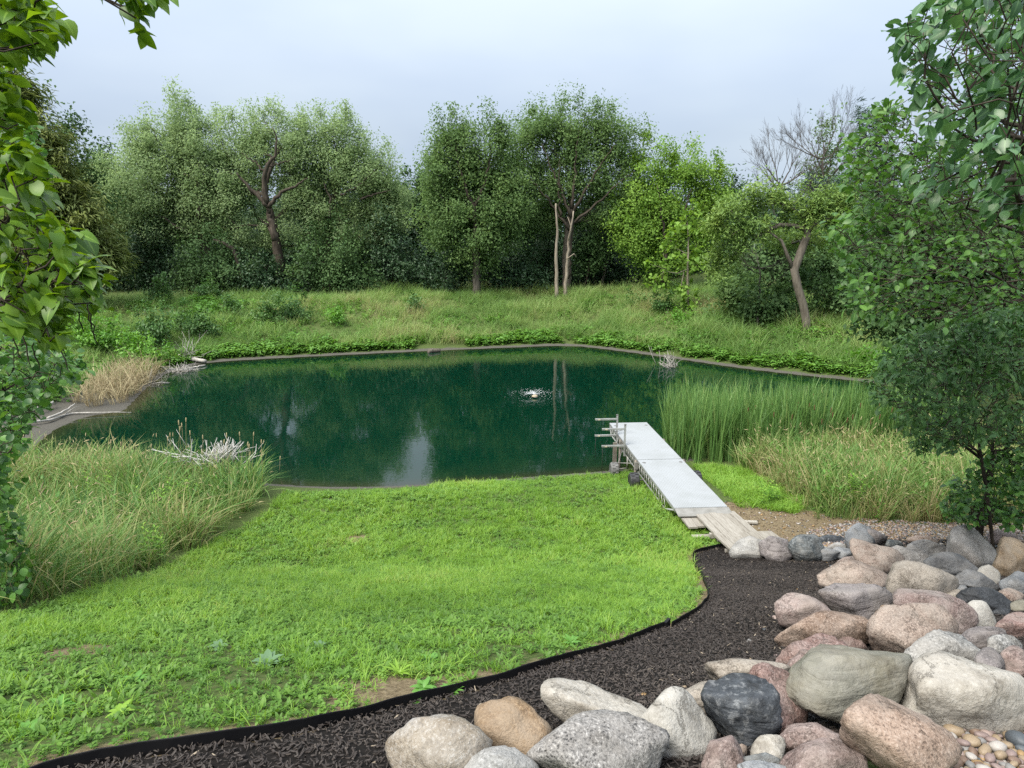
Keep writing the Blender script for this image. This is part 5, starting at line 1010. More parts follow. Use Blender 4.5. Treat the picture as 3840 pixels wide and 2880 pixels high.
for sx in (-1, 1):
    for (y0, y1) in ((.02, 3.41), (3.435, DLEN - .02)):
        g = Geo().box(D3(sx * (HW - .02), (y0 + y1) / 2, DZ - .052), Dv(.022, 0, 0), Dv(0, (y1 - y0) / 2, 0), [0, 0, .026]); V, Fs = g.get(); part('top_rail', V, Fs, m_alu, dock)
        yb0, yb1 = (y0 + .75 if y0 < 1 else y0), (y1 if y0 < 1 else y1 - .25); zb = DZ - .34
        g = Geo().tube([D3(sx * (HW - .02), y0 + .02, DZ - .07), D3(sx * (HW - .02), yb0, zb), D3(sx * (HW - .02), yb1, zb), D3(sx * (HW - .02), y1, DZ - .08 if y0 > 1 else zb)], .024, 7); V, Fs = g.get(); part('bottom_rail', V, Fs, m_alu, dock, smooth=True)
        n = int((yb1 - yb0) / .24)
        ys = np.linspace(yb0, yb1, 2 * n + 1)
        for k in range(2 * n):
            a, b = (zb + .02, DZ - .07) if k % 2 == 0 else (DZ - .07, zb + .02)
            V, Fs = Geo().tube([D3(sx * (HW - .02), ys[k], a), D3(sx * (HW - .02), ys[k + 1], b)], .010, 5).get(); part('truss_strut', V, Fs, m_alu, dock, smooth=True)
for y in np.arange(.5, DLEN, .62): V, Fs = Geo().box(D3(0, y, DZ - .05), Dv(HW - .045, 0, 0), Dv(0, .02, 0), [0, 0, .02]).get(); part('cross_beam', V, Fs, m_alu, dock)
for y in (.0, DLEN + .012): V, Fs = Geo().box(D3(0, y - .012, DZ - .055), Dv(HW - .004, 0, 0), Dv(0, .01, 0), [0, 0, .04]).get(); part('end_cap', V, Fs, m_alu, dock)
# hinged lip down on to the planks
V, Fs = Geo().box(D3(0.01, -.17, DZ - .045), Dv(HW + .01, 0, 0), Dv(0, .15, .032), [0, 0, .007]).get(); part('ramp_lip', V, Fs, m_alud, dock)
for x, y in ((-.5, 3.15), (.5, 3.15), (-.5, DLEN - .35), (.5, DLEN - .35)):
    V, Fs = Geo().tube([D3(x, y, DZ + .001), D3(x, y, DZ + .01)], [.05, .045], 12).get(); part('socket_cap', V, Fs, m_rub2, dock)
for x in (-.66, .66):                                     # joint legs with bracing
    for y, zl in ((3.42, None), (5.35, -.8)):
        P = D3(x, y, 0); zf = h1(P[0], P[1]) - .1 if zl is None else zl
        V, Fs = Geo().tube([D3(x, y, DZ - .02 if x > 0 else DZ - .01), D3(x, y, zf)], .034, 8).get(); part('leg_post', V, Fs, m_galv, dock, smooth=True)
        V, Fs = Geo().box(D3(x * .97, y, DZ - .16), Dv(.05, 0, 0), Dv(0, .05, 0), [0, 0, .10]).get(); part('leg_bracket', V, Fs, m_alud, dock)
V, Fs = Geo().box(D3(-.88, 5.05, .35), Dv(.055, 0, 0), Dv(0, .03, 0), [0, 0, .52]).get(); part('mooring_board', V, Fs, m_galv, dock, label='weathered upright board outside the dock edge')
for a, b in ((D3(-.9, 4.75, .08), D3(-.6, 5.3, DZ - .3)), (D3(-.86, 5.05, .25), D3(-.62, 4.1, DZ - .33)), (D3(-.85, 5.1, DZ - .12), D3(-.62, 5.75, DZ - .04)), (D3(-.62, 4.6, .05), D3(.62, 3.9, DZ - .32)), (D3(-.62, 3.9, .18), D3(.62, 4.6, DZ - .3))):
    V, Fs = Geo().tube([a, b], .014, 6).get(); part('brace', V, Fs, m_alud, dock, smooth=True)
def wheel(cx, cyd, r, w_, mat, label):
    zc = max(h1(*D3(cx, cyd, 0)[:2]), 0) + r * .78; g = Geo(); n = 22; prof = [(-w_, r * .55), (-w_, r * .9), (-w_ * .8, r), (w_ * .8, r), (w_, r * .9), (w_, r * .55)]
    V = []
    for k in range(n):
        th = k / n * 2 * math.pi
        for px, rr in prof: V.append(D3(cx + px, cyd + rr * math.cos(th), zc + rr * math.sin(th)))
    m = len(prof); Fq = [[k * m + j, k * m + j + 1, ((k + 1) % n) * m + j + 1, ((k + 1) % n) * m + j] for k in range(n) for j in range(m - 1)]
    wobj = part('wheel', np.array(V), np.array(Fq), mat, dock, smooth=False, label=label)
    wobj['_w'] = [float(a) for a in dock.location]
    for k in range(12):                                   # tread lugs in two offset rows
        for sgn in (-1, 1):
            th = (k + .5 * (sgn > 0)) / 12 * 2 * math.pi; c_ = D3(cx + sgn * w_ * .42, cyd + (r + .004) * math.cos(th), zc + (r + .004) * math.sin(th))
            V, Fs = Geo().box(c_, Dv(w_ * .34, 0, 0), Dv(0, -math.sin(th), 0) * .016 + np.array([0, 0, math.cos(th) * .016]), Dv(0, math.cos(th), 0) * .012 + np.array([0, 0, math.sin(th) * .012])).get(); part('tread_lug', V, Fs, mat, wobj)
    g = Geo()
    for sgn in (-1, 1): g.tube([D3(cx + sgn * w_ * .55, cyd, zc), D3(cx + sgn * w_ * .95, cyd, zc)], [r * .56, r * .50], 16)
    V, Fs = g.get(); part('hub', V, Fs, mat, wobj)
    del wobj['_w']
    V, Fs = Geo().tube([D3(cx, cyd, zc), D3(-.60 if cx < 0 else .6, cyd, zc + .02)], .02, 7).get(); part('axle', V, Fs, m_alud, dock, smooth=True)
    V, Fs = Geo().tube([D3(-.60 if cx < 0 else .6, cyd, zc), D3(-.60 if cx < 0 else .6, cyd, DZ - .3)], .026, 7).get(); part('wheel_strut', V, Fs, m_alud, dock, smooth=True)
wheel(-.86, 2.75, .20, .12, m_rub, 'black wheel with lugged tread in the grass'); wheel(-.98, 4.6, .19, .11, m_rub2, 'grey muddy wheel at the water edge'); wheel(.80, 2.75, .20, .12, m_rub, None)
for y in (5.85, 4.77):                                    # kayak rack posts with two padded arms each
    V, Fs = Geo().box(D3(-.66, y, DZ + .14), Dv(.025, 0, 0), Dv(0, .025, 0), [0, 0, .47]).get(); pst = part('rack_post', V, Fs, m_alu, dock)
    pst['_w'] = [float(a) for a in dock.location]
    V, Fs = Geo().box(D3(-.66, y, DZ + .617), Dv(.029, 0, 0), Dv(0, .029, 0), [0, 0, .012]).get(); part('post_cap', V, Fs, m_rub2, pst)
    for z in (DZ + .49, DZ - .02):
        V, Fs = Geo().box(D3(-1.01, y - .005, z), Dv(.325, 0, 0), Dv(0, .028, 0), [0, 0, .024]).get(); part('rack_arm', V, Fs, m_alu, pst)
        V, Fs = Geo().box(D3(-1.215, y - .035, z - .004), Dv(.035, 0, 0), Dv(0, .003, 0), [0, 0, .016]).get(); part('arm_pad', V, Fs, m_pad, pst)
    del pst['_w']
V, Fs = Geo().tube([D3(-.64, 4.77, DZ + .54), D3(-.70, 4.95, DZ + .40), D3(-.80, 5.3, DZ + .26), D3(-.95, 5.7, DZ + .17), D3(-1.0, 5.85, DZ + .2), ], .007, 5).get(); part('tie_cord', V, Fs, m_rope, dock, smooth=True)
for y in (5.85, 4.77): V, Fs = Geo().tube([D3(-1.3, y, DZ - .03), D3(-1.31, y, DZ - .4), D3(-1.30, y, -.05)], .006, 5).get(); part('hanging_rope', V, Fs, m_rope, dock, smooth=True)

# planks from the dock down to the mulch
m_plank, N, L, out = nmat('weathered_plank')
t_ = N('ShaderNodeTexCoord'); oi = N('ShaderNodeObjectInfo'); of = N('ShaderNodeVectorMath', operation='SCALE'); of.inputs[0].default_value = (5, 9, 3); L(oi.outputs['Random'], of.inputs['Scale']); ad = N('ShaderNodeVectorMath', operation='ADD'); L(t_.outputs['Object'], ad.inputs[0]); L(of.outputs[0], ad.inputs[1])
mpk = N('ShaderNodeMapping'); mpk.inputs['Scale'].default_value = (26, 1.3, 26); L(ad.outputs[0], mpk.inputs[0]); npk = N('ShaderNodeTexNoise'); npk.inputs['Scale'].default_value = 1.6; npk.inputs['Detail'].default_value = 6; L(mpk.outputs[0], npk.inputs['Vector'])
rpk = ramp(N, [(.25, (.16, .143, .12)), (.5, (.26, .243, .215)), (.75, (.31, .295, .265))]); L(npk.outputs['Fac'], rpk.inputs[0]); rv = ramp(N, [(0, (.8, .79, .77)), (1, (1, 1, 1))]); L(oi.outputs['Random'], rv.inputs[0])
mpk2 = N('ShaderNodeMix', data_type='RGBA', blend_type='MULTIPLY'); mpk2.inputs[0].default_value = 1; L(rpk.outputs[0], mpk2.inputs[6]); L(rv.outputs[0], mpk2.inputs[7]); bpk = N('ShaderNodeBump'); bpk.inputs['Strength'].default_value = .4; bpk.inputs['Distance'].default_value = .006; L(npk.outputs['Fac'], bpk.inputs['Height'])
ppk = N('ShaderNodeBsdfPrincipled'); ppk.inputs['Roughness'].default_value = .85; ppk.inputs['Specular IOR Level'].default_value = .2; L(mpk2.outputs[2], ppk.inputs['Base Color']); L(bpk.outputs[0], ppk.inputs['Normal']); L(ppk.outputs[0], out.inputs[0])
q = np.random.default_rng(14)
def plank_row(name, label, a0, a1, width, n, z0, z1, skip=(), thick=.02):
    """planks running from a0 to a1 (world XY), side by side over width"""
    a0, a1 = np.array(a0, float), np.array(a1, float); al = unit(a1 - a0); sd_ = np.array([-al[1], al[0]]); root = thing(name, label, 'plank walk', [*((a0 + a1) / 2), (z0 + z1) / 2]); pw_ = width / n
    for k in range(n):
        if k in skip: continue
        off = (k - (n - 1) / 2) * pw_; e0 = q.normal(0, .015); e1 = q.normal(0, .015); p0 = a0 + sd_ * off - al * e0; p1 = a1 + sd_ * off + al * e1; zz = q.normal(0, .003)
        A3 = np.array([*p0, z0 + zz]); B3 = np.array([*p1, z1 + zz + q.normal(0, .004)]); V, Fs = Geo().box((A3 + B3) / 2, (B3 - A3) / 2, [*(sd_ * (pw_ / 2 - .0035)), 0], [0, 0, thick]).get(); part('plank', V, Fs, m_plank, root)
    return root
RT0, RT1 = np.array([4.53, 14.92]), np.array([4.63, 13.35])
wA = plank_row('plank_ramp', 'upper plank ramp of pale weathered boards joining the dock lip', RT0, RT1, .92, 6, .80, .905)
for y, z in ((14.6, .72), (13.75, .78)):
    f = (14.92 - y) / 1.57; c = RT0 * (1 - f) + RT1 * f; V, Fs = Geo().box([c[0], c[1], z], [.50, 0, 0], [0, .045, 0], [0, 0, .045]).get(); part('cross_bearer', V, Fs, m_plank, wA)
wB = plank_row('lower_plank_walk', 'lower wide platform of weathered boards ending at the boulders', (4.74, 13.62), (4.84, 12.78), 1.26, 7, .89, .95)
for y in (13.4, 12.85): V, Fs = Geo().box([4.8, y + .12, .80], [.60, 0, 0], [0, .04, 0], [0, 0, .035]).get(); part('cross_bearer', V, Fs, m_plank, wB)
wC = plank_row('short_plank_walk', 'pair of short weathered boards left of the upper plank ramp under the dock lip', (3.93, 14.92), (3.98, 14.2), .40, 2, .74, .76)
for lab, px_, L2, ang in (('loose board end sticking out right of the plank ramp', (1606, 1127), .30, -.12), ('loose board end sticking out left of the lower plank platform', (1517, 1158), .22, .1)):
    p = PT(*px_, .06); p[2] = h1(p[0], p[1]) + .05; V, Fs = Geo().box(p, [L2 * math.cos(ang), L2 * math.sin(ang), .0], [-.06 * math.sin(ang), .06 * math.cos(ang), 0], [0, 0, .02]).get(); me = new_mesh('loose_board', V - p, Fs, m_plank); link('loose_board', me, None, tuple(p), lab, 'board')

# ------------------------------------------------------------------ aerator fountain, driftwood, dead twigs
fo = thing('pond_aerator', 'small floating aerator throwing a low spray in the middle of the pond', 'fountain', FOUNT)
V, Fc = ico(3); V = V * np.array([.13, .13, .08]); V[:, 2] = np.where(V[:, 2] < 0, V[:, 2] * .6, V[:, 2]); part('float', V + FOUNT + np.array([0, -.1, .06]), Fc, plain('buff_float', (.34, .28, .19), .5), fo, smooth=True)
V, Fs = Geo().tube([FOUNT + [0, 0, .0], FOUNT + [0, 0, .16]], [.05, .035], 8).get(); part('nozzle', V, Fs, m_rub2, fo, smooth=True)
q = np.random.default_rng(8); m_spray = plain('spray_water', (.5, .53, .55), .12, spec=.6); V0, F0 = ico(1); SV, SF, k = [], [], 0
for j in range(400):
    az = q.uniform(0, 2 * np.pi); v = q.uniform(.3, 1.0); t = q.random(); R = 1.45 * v * t ** .9; z = .14 + (.95 * v * t - 1.05 * t * t * v) * .55
    if z < .01: z = .012
    SV.append(V0 * q.uniform(.005, .012) * (1.3 if R < .5 else .9) + FOUNT + np.array([R * math.cos(az), R * math.sin(az), z])); SF.append(F0 + k); k += len(V0)
for j in range(6):                                       # short jets near the nozzle
    az = q.uniform(0, 2 * np.pi); R = q.uniform(.35, .8); t = np.linspace(.05, 1, 6); P = FOUNT + np.stack([R * t * math.cos(az), R * t * math.sin(az), .14 + .22 * t - .26 * t * t], 1); v_, f_ = tube(P, np.linspace(.012, .005, 6), 4); SV.append(v_); SF.append(None); 
    SF[-1] = np.concatenate([f_[:, [0, 1, 2]], f_[:, [0, 2, 3]]]) + k; k += len(v_)
part('spray', np.concatenate(SV), np.concatenate(SF), m_spray, fo, smooth=True, kind='stuff')

def stick(name, label, pts, r0, r1, mat=None, cat='driftwood', zs=None, forks=()):
    P = np.array([PT(x, y, .04) for x, y in pts]) if zs is None else np.array([PZ(x, y, z) for (x, y), z in zip(pts, zs)])
    t = np.linspace(0, 1, 12); d = np.linspace(0, 1, len(P)); Q = np.stack([np.interp(t, d, P[:, k]) for k in range(3)], 1); Q[1:-1] += np.random.default_rng(len(label) * 7).normal(0, .012, (10, 3)); root = thing(name, label, cat, Q[0])
    V, Fs = Geo().tube(Q, np.linspace(r0, r1, 12), 7).get(); part('stem', V, Fs, mat or B_BONE, root, smooth=True)
    for i, dv, rr in forks: V, Fs = Geo().tube([Q[i], Q[i] + np.array(dv) * .5 + [0, 0, .03], Q[i] + np.array(dv)], [rr, rr * .8, rr * .4], 5).get(); part('side_branch', V, Fs, mat or B_BONE, root, smooth=True)
stick('driftwood_pole', 'long bleached bent pole reaching from the left mud over the water', [(50, 912), (105, 908), (145, 893), (200, 891), (284, 891)], .055, .012, zs=[.25, .16, .12, .10, .06], forks=[(5, (.3, .5, .25), .02)])
stick('driftwood_branch', 'pale forked branch rising beside the bent pole toward the dry reeds', [(100, 905), (135, 890), (162, 872)], .045, .02, zs=[.2, .25, .35])
stick('driftwood_branch', 'short broken pale log on the mud behind the mulberry leaves', [(60, 890), (115, 868)], .06, .05, zs=[.35, .4])
stick('driftwood_log', 'stout pale log lying at the far left corner of the pond', [(385, 770), (445, 781)], .13, .10, zs=[.35, .12], forks=[(3, (.2, .1, .9), .03), (6, (-.5, .1, .7), .025)])
stick('driftwood_log', 'thin grey log floating below the stout pale one', [(398, 797), (443, 789)], .05, .04, zs=[.04, .04])
stick('driftwood_stick', 'slim pale stick along the waterline below the dry reeds', [(225, 850), (260, 836), (290, 825)], .03, .015, zs=[.15, .15, .12])
stick('shore_log', 'short weathered log half sunk at the middle of the far shore', [(925, 759), (950, 757)], .16, .12, zs=[.08, .06], mat=B_GREY)
def twig_heap(name, label, x, y, rx, ry, n, z, mat, spread_up=.4, r=.008, cat='brush'):
    qq = np.random.default_rng(int(x)); c = PZ(x, y, z); s = mpp(c[1]); root = thing(name, label, cat, [c[0], c[1], 0 if z < .1 else z]); g = Geo()
    main = None
    for j in range(n):
        a = c + np.array([qq.normal(0, rx * s * .35), qq.normal(0, .35), 0]); dv = np.array([qq.normal(0, rx * s * .5), qq.normal(0, .4), abs(qq.normal(0, spread_up)) + .05]); P = np.array([a, a + dv * .5 + qq.normal(0, .05, 3), a + dv + qq.normal(0, .07, 3)])
        g.tube(P, [r * 1.6, r, r * .4], 4)
        if j % 2: b = a + dv * .5; d2 = dv * .4 + qq.normal(0, .15, 3); g.tube([b, b + d2], [r * .8, r * .3], 4)
    V, Fs = g.get(); part('branches', V, Fs, mat, root, smooth=True, kind='stuff')
    V, Fs = Geo().tube([c - [rx * s * .6, 0, 0], c + [0, 0, .08], c + [rx * s * .7, .1, .05]], [.03, .026, .012], 6).get(); part('stem', V, Fs, mat, root, smooth=True)
twig_heap('dead_brush', 'white dead twigs sprawled on the water below the left corner logs', 395, 802, 40, 10, 55, .02, B_BONE, .18, .010)
twig_heap('dead_brush', 'grey dead twigs standing on the bank behind the left corner logs', 405, 768, 24, 14, 26, .4, B_BONE, .7, .010)
twig_heap('dead_brush', 'bleached branch tangle poking out of the water near the right shore', 1447, 790, 26, 16, 40, .02, B_BONE, .45, .011)
twig_heap('dead_brush', 'thin pale twigs in the shallows beside the dry reeds', 345, 830, 30, 18, 22, .02, B_BONE, .5, .007)
wc = PT(470, 1050); wz = h1(wc[0], wc[1]); qd = np.random.default_rng(4); g = Geo(); wroot = thing('dead_branch', 'bleached white many-forked dead branch standing in the left tall grass', 'dead branch', [wc[0], wc[1], wz])
for j in range(66):
    a = wc + np.array([qd.normal(0, .25), qd.normal(0, .15), .6]); dv = np.array([qd.normal(0.08, .46), qd.normal(0, .22), qd.uniform(.25, .7)]); P = [a, a + dv * .5 + qd.normal(0, .04, 3), a + dv + qd.normal(0, .05, 3)]; g.tube(P, [.018, .013, .005], 4)
    for m in range(2): b = a + dv * qd.uniform(.4, .9); g.tube([b, b + dv * .25 + qd.normal(0, .12, 3)], [.009, .004], 3)
B_WHITE = bark('white_bare_wood', (.38, .37, .36), (.52, .51, .49), bump=.2); V, Fs = g.get(); part('twigs', V, Fs, B_WHITE, wroot, smooth=True, kind='stuff'); V, Fs = Geo().tube([wc + [-.1, 0, -.05], wc + [0, 0, .4], wc + [.1, .05, .8]], [.04, .032, .015], 6).get(); part('stem', V, Fs, B_WHITE, wroot, smooth=True)

# ------------------------------------------------------------------ lawn, meadow, reeds
M_LAWN = foliage('lawn_blade', [(.055, .14, .017), (.122, .25, .03), (.21, .365, .052), (.30, .34, .10)], .42, .5, .3, tint=True, rw=.45)
M_WEED = foliage('lawn_weed_leaf', [(.05, .12, .02), (.108, .22, .035), (.185, .32, .056)], .4, .5, .3, tint=True, rw=.4)
M_TALL = foliage('tall_grass_blade', [(.035, .105, .025), (.085, .185, .042), (.16, .255, .07), (.27, .25, .11), (.33, .265, .155)], .35, .55, .25, tint=True, rw=.55)
M_REED = foliage('cattail_blade', [(.055, .13, .036), (.10, .20, .055), (.17, .285, .085), (.31, .30, .13)], .35, .45, .35, tint=True, rw=.6)
M_DRY = foliage('dry_reed_blade', [(.19, .15, .085), (.31, .26, .155), (.36, .33, .20)], .25, .7, .2, tint=True, rw=.6)
M_SEED = plain('grass_seed_head', (.36, .31, .18), .85, c2=(.27, .22, .12), s=20)
M_SPIKE = plain('cattail_spike', (.10, .045, .022), .9, s=20)
M_MEAD = foliage('meadow_blade', [(.085, .17, .05), (.155, .265, .075), (.225, .335, .11), (.31, .32, .15), (.36, .31, .18)], .45, .6, .2, tint=True, rw=.45)
M_GCOV = foliage('shore_weed_leaf', [(.06, .155, .025), (.105, .235, .037), (.17, .32, .06)], .32, .5, .3, tint=True, rw=.5)
def weed_mesh(name, mat, n, L_, W_, h, seed, shape=OVATE, lift=.5):
    q = np.random.default_rng(seed); az = q.uniform(0, 2 * np.pi, n); up = q.uniform(.1, lift * 2, n); A = np.stack([np.cos(az), np.sin(az), up], 1); Nn = np.stack([-np.cos(az) * up, -np.sin(az) * up, np.ones(n)], 1) + q.normal(0, .2, (n, 3))
    C = np.stack([np.cos(az), np.sin(az), 0 * az], 1) * (q.random(n) * L_ * .8)[:, None]; C[:, 2] = q.uniform(0, h, n)
    V, F4, F3, n4, n3 = place_leaves((shape, dict(W=W_, droop=.35, fold=.2)), C, A, Nn, L_ * q.uniform(.55, 1.25, n)); rd = q.random(n)
    return new_mesh(name, V, [F4, F3], mat, {'rnd': ('FACE', 'FLOAT', np.concatenate([np.repeat(rd, n4), np.repeat(rd, n3)]).astype(np.float32))}, smooth=True)
q = np.random.default_rng(31)
def sample_poly(poly, n):
    lo, hi = poly.min(0), poly.max(0); out_ = []; tot = 0
    while tot < n:
        c = q.uniform(lo, hi, (n * 2, 2)); c = c[inpoly(c, poly)]; out_.append(c); tot += len(c)
    return np.concatenate(out_)[:n]
LAWN = np.concatenate([EDGE, gpoly([(1545, 1168), (1520, 1140), (1450, 1095), (1400, 1040), (1375, 1018), (1300, 1026), (1200, 1030), (1100, 1037), (1000, 1047), (880, 1058), (750, 1062), (620, 1062), (580, 1105), (480, 1160), (400, 1205), (250, 1265), (60, 1320), (-150, 1350), (-420, 1500), (-400, 1745)])])
def area(poly): x, y = poly.T; return .5 * abs(np.dot(x, np.roll(y, 1)) - np.dot(y, np.roll(x, 1)))
LA = area(LAWN); nL = int(LA * 360)
pts = sample_poly(LAWN, nL); dc = np.hypot(pts[:, 0], pts[:, 1]); keep = q.random(nL) < np.clip(7.5 / dc, .25, 1)
for c, r in ((DIRT1, .24), (DIRT2, .22), (DIRT3, .28)): keep &= ~((((pts - c) ** 2).sum(1) < (r * (1 + .6 * (vnoise(pts, .2, 8) - .5))) ** 2) & (q.random(nL) < .85))
de = segdist(pts, EDGE[:-1], EDGE[1:]); keep &= (q.random(nL) < np.clip(.55 + 1.1 * (vnoise(pts, .45, 35) - .30) + .6 * sstep(5, 9, dc), .25, 1)); keep &= (de > .09) & (q.random(nL) < np.clip(.25 + de / .45, 0, 1))
pts = pts[keep]; dc = dc[keep]; n = len(pts); pn = vnoise(pts, 2.2, 5) * .45 + vnoise(pts, .7, 6) * .33 + vnoise(pts, .25, 33) * .22; wn_ = vnoise(pts, .9, 9) * .6 + vnoise(pts, .3, 34) * .4
nearw = sstep(10, 5, dc) * .40 + sstep(0, -5, pts[:, 0]) * .2; weedy = q.random(n) < np.clip(.40 + nearw + (wn_ - .5) * 1.1, .08, .85)
vid = np.where(weedy, 8 + q.integers(0, 7, n), q.integers(0, 8, n)); s_ = q.uniform(.65, 1.25, n) * np.clip(.85 + (pn - .5) * .9, .5, 1.4) * (1 + .45 * sstep(7, 16, dc))
tint = np.clip((pn - .5) * 1.15 + .52 + q.normal(0, .12, n) - .20 * sstep(9, 4, dc), 0, .95)
tint = np.clip(tint + .8 * np.exp(-((pts - DIRT3) ** 2).sum(1) / .45 ** 2) + .35 * np.exp(-((pts - DIRT1) ** 2).sum(1) / .5 ** 2), 0, 1)
lawn_v = [blade_mesh('lawn_tuft', M_LAWN, 20, .072, .5, .065, .0075, .4, .6, i, seg=3) for i in range(8)] + [weed_mesh('lawn_weed', M_WEED, 16, .030, .36, .04, 40 + i) for i in range(3)] + [weed_mesh('lawn_weed', M_WEED, 10, .058, .2, .02, 50 + i, OVATE, .9) for i in range(2)] + [weed_mesh('lawn_weed', M_WEED, 22, .022, .45, .05, 60 + i) for i in range(2)]
scatter('lawn_grass', np.column_stack([pts, height(pts)]), np.column_stack([q.normal(0, .12, (n, 2)), q.uniform(0, 6.28, n)]), np.column_stack([s_, s_, s_ * q.uniform(.6, 1.5, n)]), vid, tint, lawn_v, 'bright green weedy lawn sloping to the pond')
# the small lawn right of the dock
LW2 = gpoly([(1500, 1008), (1620, 1012), (1680, 1050), (1740, 1085), (1720, 1112), (1640, 1098), (1600, 1098), (1555, 1060)]); n = int(area(LW2) * 150); pts = sample_poly(LW2, n)
scatter('shore_grass', np.column_stack([pts, height(pts)]), np.column_stack([q.normal(0, .12, (n, 2)), q.uniform(0, 6.28, n)]), np.repeat(q.uniform(1.1, 2.0, n)[:, None], 3, 1), q.integers(0, 8, n), np.clip(q.normal(.5, .15, n), 0, .9), lawn_v[:8], 'bright grass strip right of the dock')

def seed_mesh(name, n, h, r, seed, mat_b, mat_s):
    VV, F4, F3, rd, m = blades(n, h, .2, r, .010, .22, .35, seed); g = Geo(); q = np.random.default_rng(seed)
    k = len(F4) // len(F3); fr = np.concatenate([np.tile(rd, k), rd]); tips = VV.reshape(n, m, 3)[:, -1]; prev = VV.reshape(n, m, 3)[:, -2]
    nb = len(F4) + len(F3); sv, sf = [], []; off = len(VV)
    for a, b in zip(prev[: max(3, n // 4)], tips[: max(3, n // 4)]):
        d = unit(b - a); v, f = tube(np.array([b - d * .03, b, b + d * .05 + [0, 0, -.005], b + d * .10 + [0, 0, -.02]]), [.003, .009, .008, .002], 4); sv.append(v); sf.append(f + off); off += len(v)
    return new_mesh(name, np.concatenate([VV] + sv), [F4, F3] + sf, (mat_b, mat_s), {'rnd': ('FACE', 'FLOAT', np.concatenate([fr, np.ones(sum(map(len, sf)))]).astype(np.float32))}, smooth=True, matidx=np.concatenate([np.zeros(nb, int), np.ones(sum(map(len, sf)), int)]))
tall_v = [blade_mesh('tall_tuft', M_TALL, 13, .9, .4, .13, .024, .17 + .04 * (i % 3), .35 + .2 * (i % 3), 80 + i, seg=5) for i in range(6)] + [seed_mesh('seed_tuft', 16, 1.05, .12, 90 + i, M_TALL, M_SEED) for i in range(3)]
tall_r = [blade_mesh('tall_tuft', M_TALL, 14, .9, .35, .12, .024, .15, .42, 280 + i, seg=5) for i in range(6)] + tall_v[6:] + [weed_mesh('tall_weed', M_GCOV, 26, .14, .2, .75, 290 + i, LANCE, .7) for i in range(2)]
tall_v = tall_v + tall_r[9:]
TALL_L = gpoly([(-260, 1330), (0, 1322), (140, 1292), (250, 1262), (340, 1225), (470, 1162), (535, 1115), (565, 1075), (552, 1055), (400, 1034), (220, 1012), (60, 1005), (-260, 1010)]); n = int(area(TALL_L) * 23); pts = sample_poly(TALL_L, n); pn = vnoise(pts, 1.1, 11); rim = segdist(pts, TALL_L[:6], TALL_L[1:7])
dry = np.clip(.20 + (pn - .45) * .9 + .32 * sstep(.8, .1, rim) + q.normal(0, .13, n) + .15 * sstep(15, 18, pts[:, 1]), 0, 1); s_ = q.uniform(.6, 1.2, n) * (1 - .35 * sstep(.5, 0, rim)) * (.70 + .50 * vnoise(pts, .8, 31))
scatter('tall_grass', np.column_stack([pts, height(pts) - .02]), np.column_stack([q.normal(.0, .12, n), q.normal(.07, .13, n), q.uniform(0, 6.28, n)]), np.column_stack([s_, s_, s_]), np.where(q.random(n) < .25, 6 + q.integers(0, 5, n), q.integers(0, 6, n)), dry, tall_v, 'tall swaying canary grass on the left slope above the pond')
TALL_R = gpoly([(1575, 1000), (1640, 1035), (1700, 1080), (1745, 1120), (1900, 1132), (2060, 1132), (2250, 1120), (2250, 960), (1950, 965), (1800, 985), (1650, 985)]); n = int(area(TALL_R) * 32); pts = sample_poly(TALL_R, n); pn = vnoise(pts, 1.0, 12); rim = segdist(pts, TALL_R[1:6], TALL_R[2:7])
dry = np.clip(.38 + (pn - .5) * .8 + .4 * sstep(.7, .1, rim) + q.normal(0, .14, n), 0, 1); s_ = q.uniform(.65, 1.05, n) * (1 - .4 * sstep(.6, 0, rim)) * (.75 + .35 * sstep(5.5, 8, pts[:, 0]))
scatter('meadow_grass', np.column_stack([pts, height(pts) - .02]), np.column_stack([q.normal(0, .10, (n, 2)), q.uniform(0, 6.28, n)]), np.column_stack([s_, s_, s_]), np.where(q.random(n) < .30, 6 + q.integers(0, 5, n), q.integers(0, 6, n)), dry, tall_r, 'tall green and straw-coloured grass between the cattails and the gravel')
CAT = gpoly([(1440, 992), (1500, 1004), (1640, 995), (1760, 982), (1900, 985), (2000, 975), (2080, 960), (1980, 945), (1860, 948), (1740, 952), (1600, 960), (1490, 972), (1430, 982)]); n = int(area(CAT) * 24); pts = sample_poly(CAT, n)
cat_v = [blade_mesh('cattail_clump', M_REED, 10, 1.95, .24, .14, .036, .075, .13, 120 + i, seg=6) for i in range(6)] + [blade_mesh('cattail_clump', M_REED, 10, 1.6, .3, .2, .028, .15, .25, 130, seg=6)]
s_ = q.uniform(.78, 1.12, n); scatter('cattail_reeds', np.column_stack([pts, np.maximum(height(pts), -.3) - .02]), np.column_stack([q.normal(.01, .04, n), q.normal(.03, .04, n), q.uniform(0, 6.28, n)]), np.column_stack([s_, s_, s_]), q.integers(0, 7, n), np.clip(q.normal(.35, .22, n) + .2 * (vnoise(pts, 1.2, 14) - .5), 0, 1), cat_v, 'dense stand of tall green cattails right of the dock')
DRYP = gpoly([(150, 868), (215, 882), (285, 866), (322, 836), (345, 808), (318, 796), (235, 812), (170, 845)]); n = int(area(DRYP) * 9); pts = sample_poly(DRYP, n)
dry_v = [blade_mesh('dry_clump', M_DRY, 12, 1.0, .4, .2, .026, .22, .5, 140 + i, seg=5) for i in range(4)]; s_ = q.uniform(.65, 1.1, n)
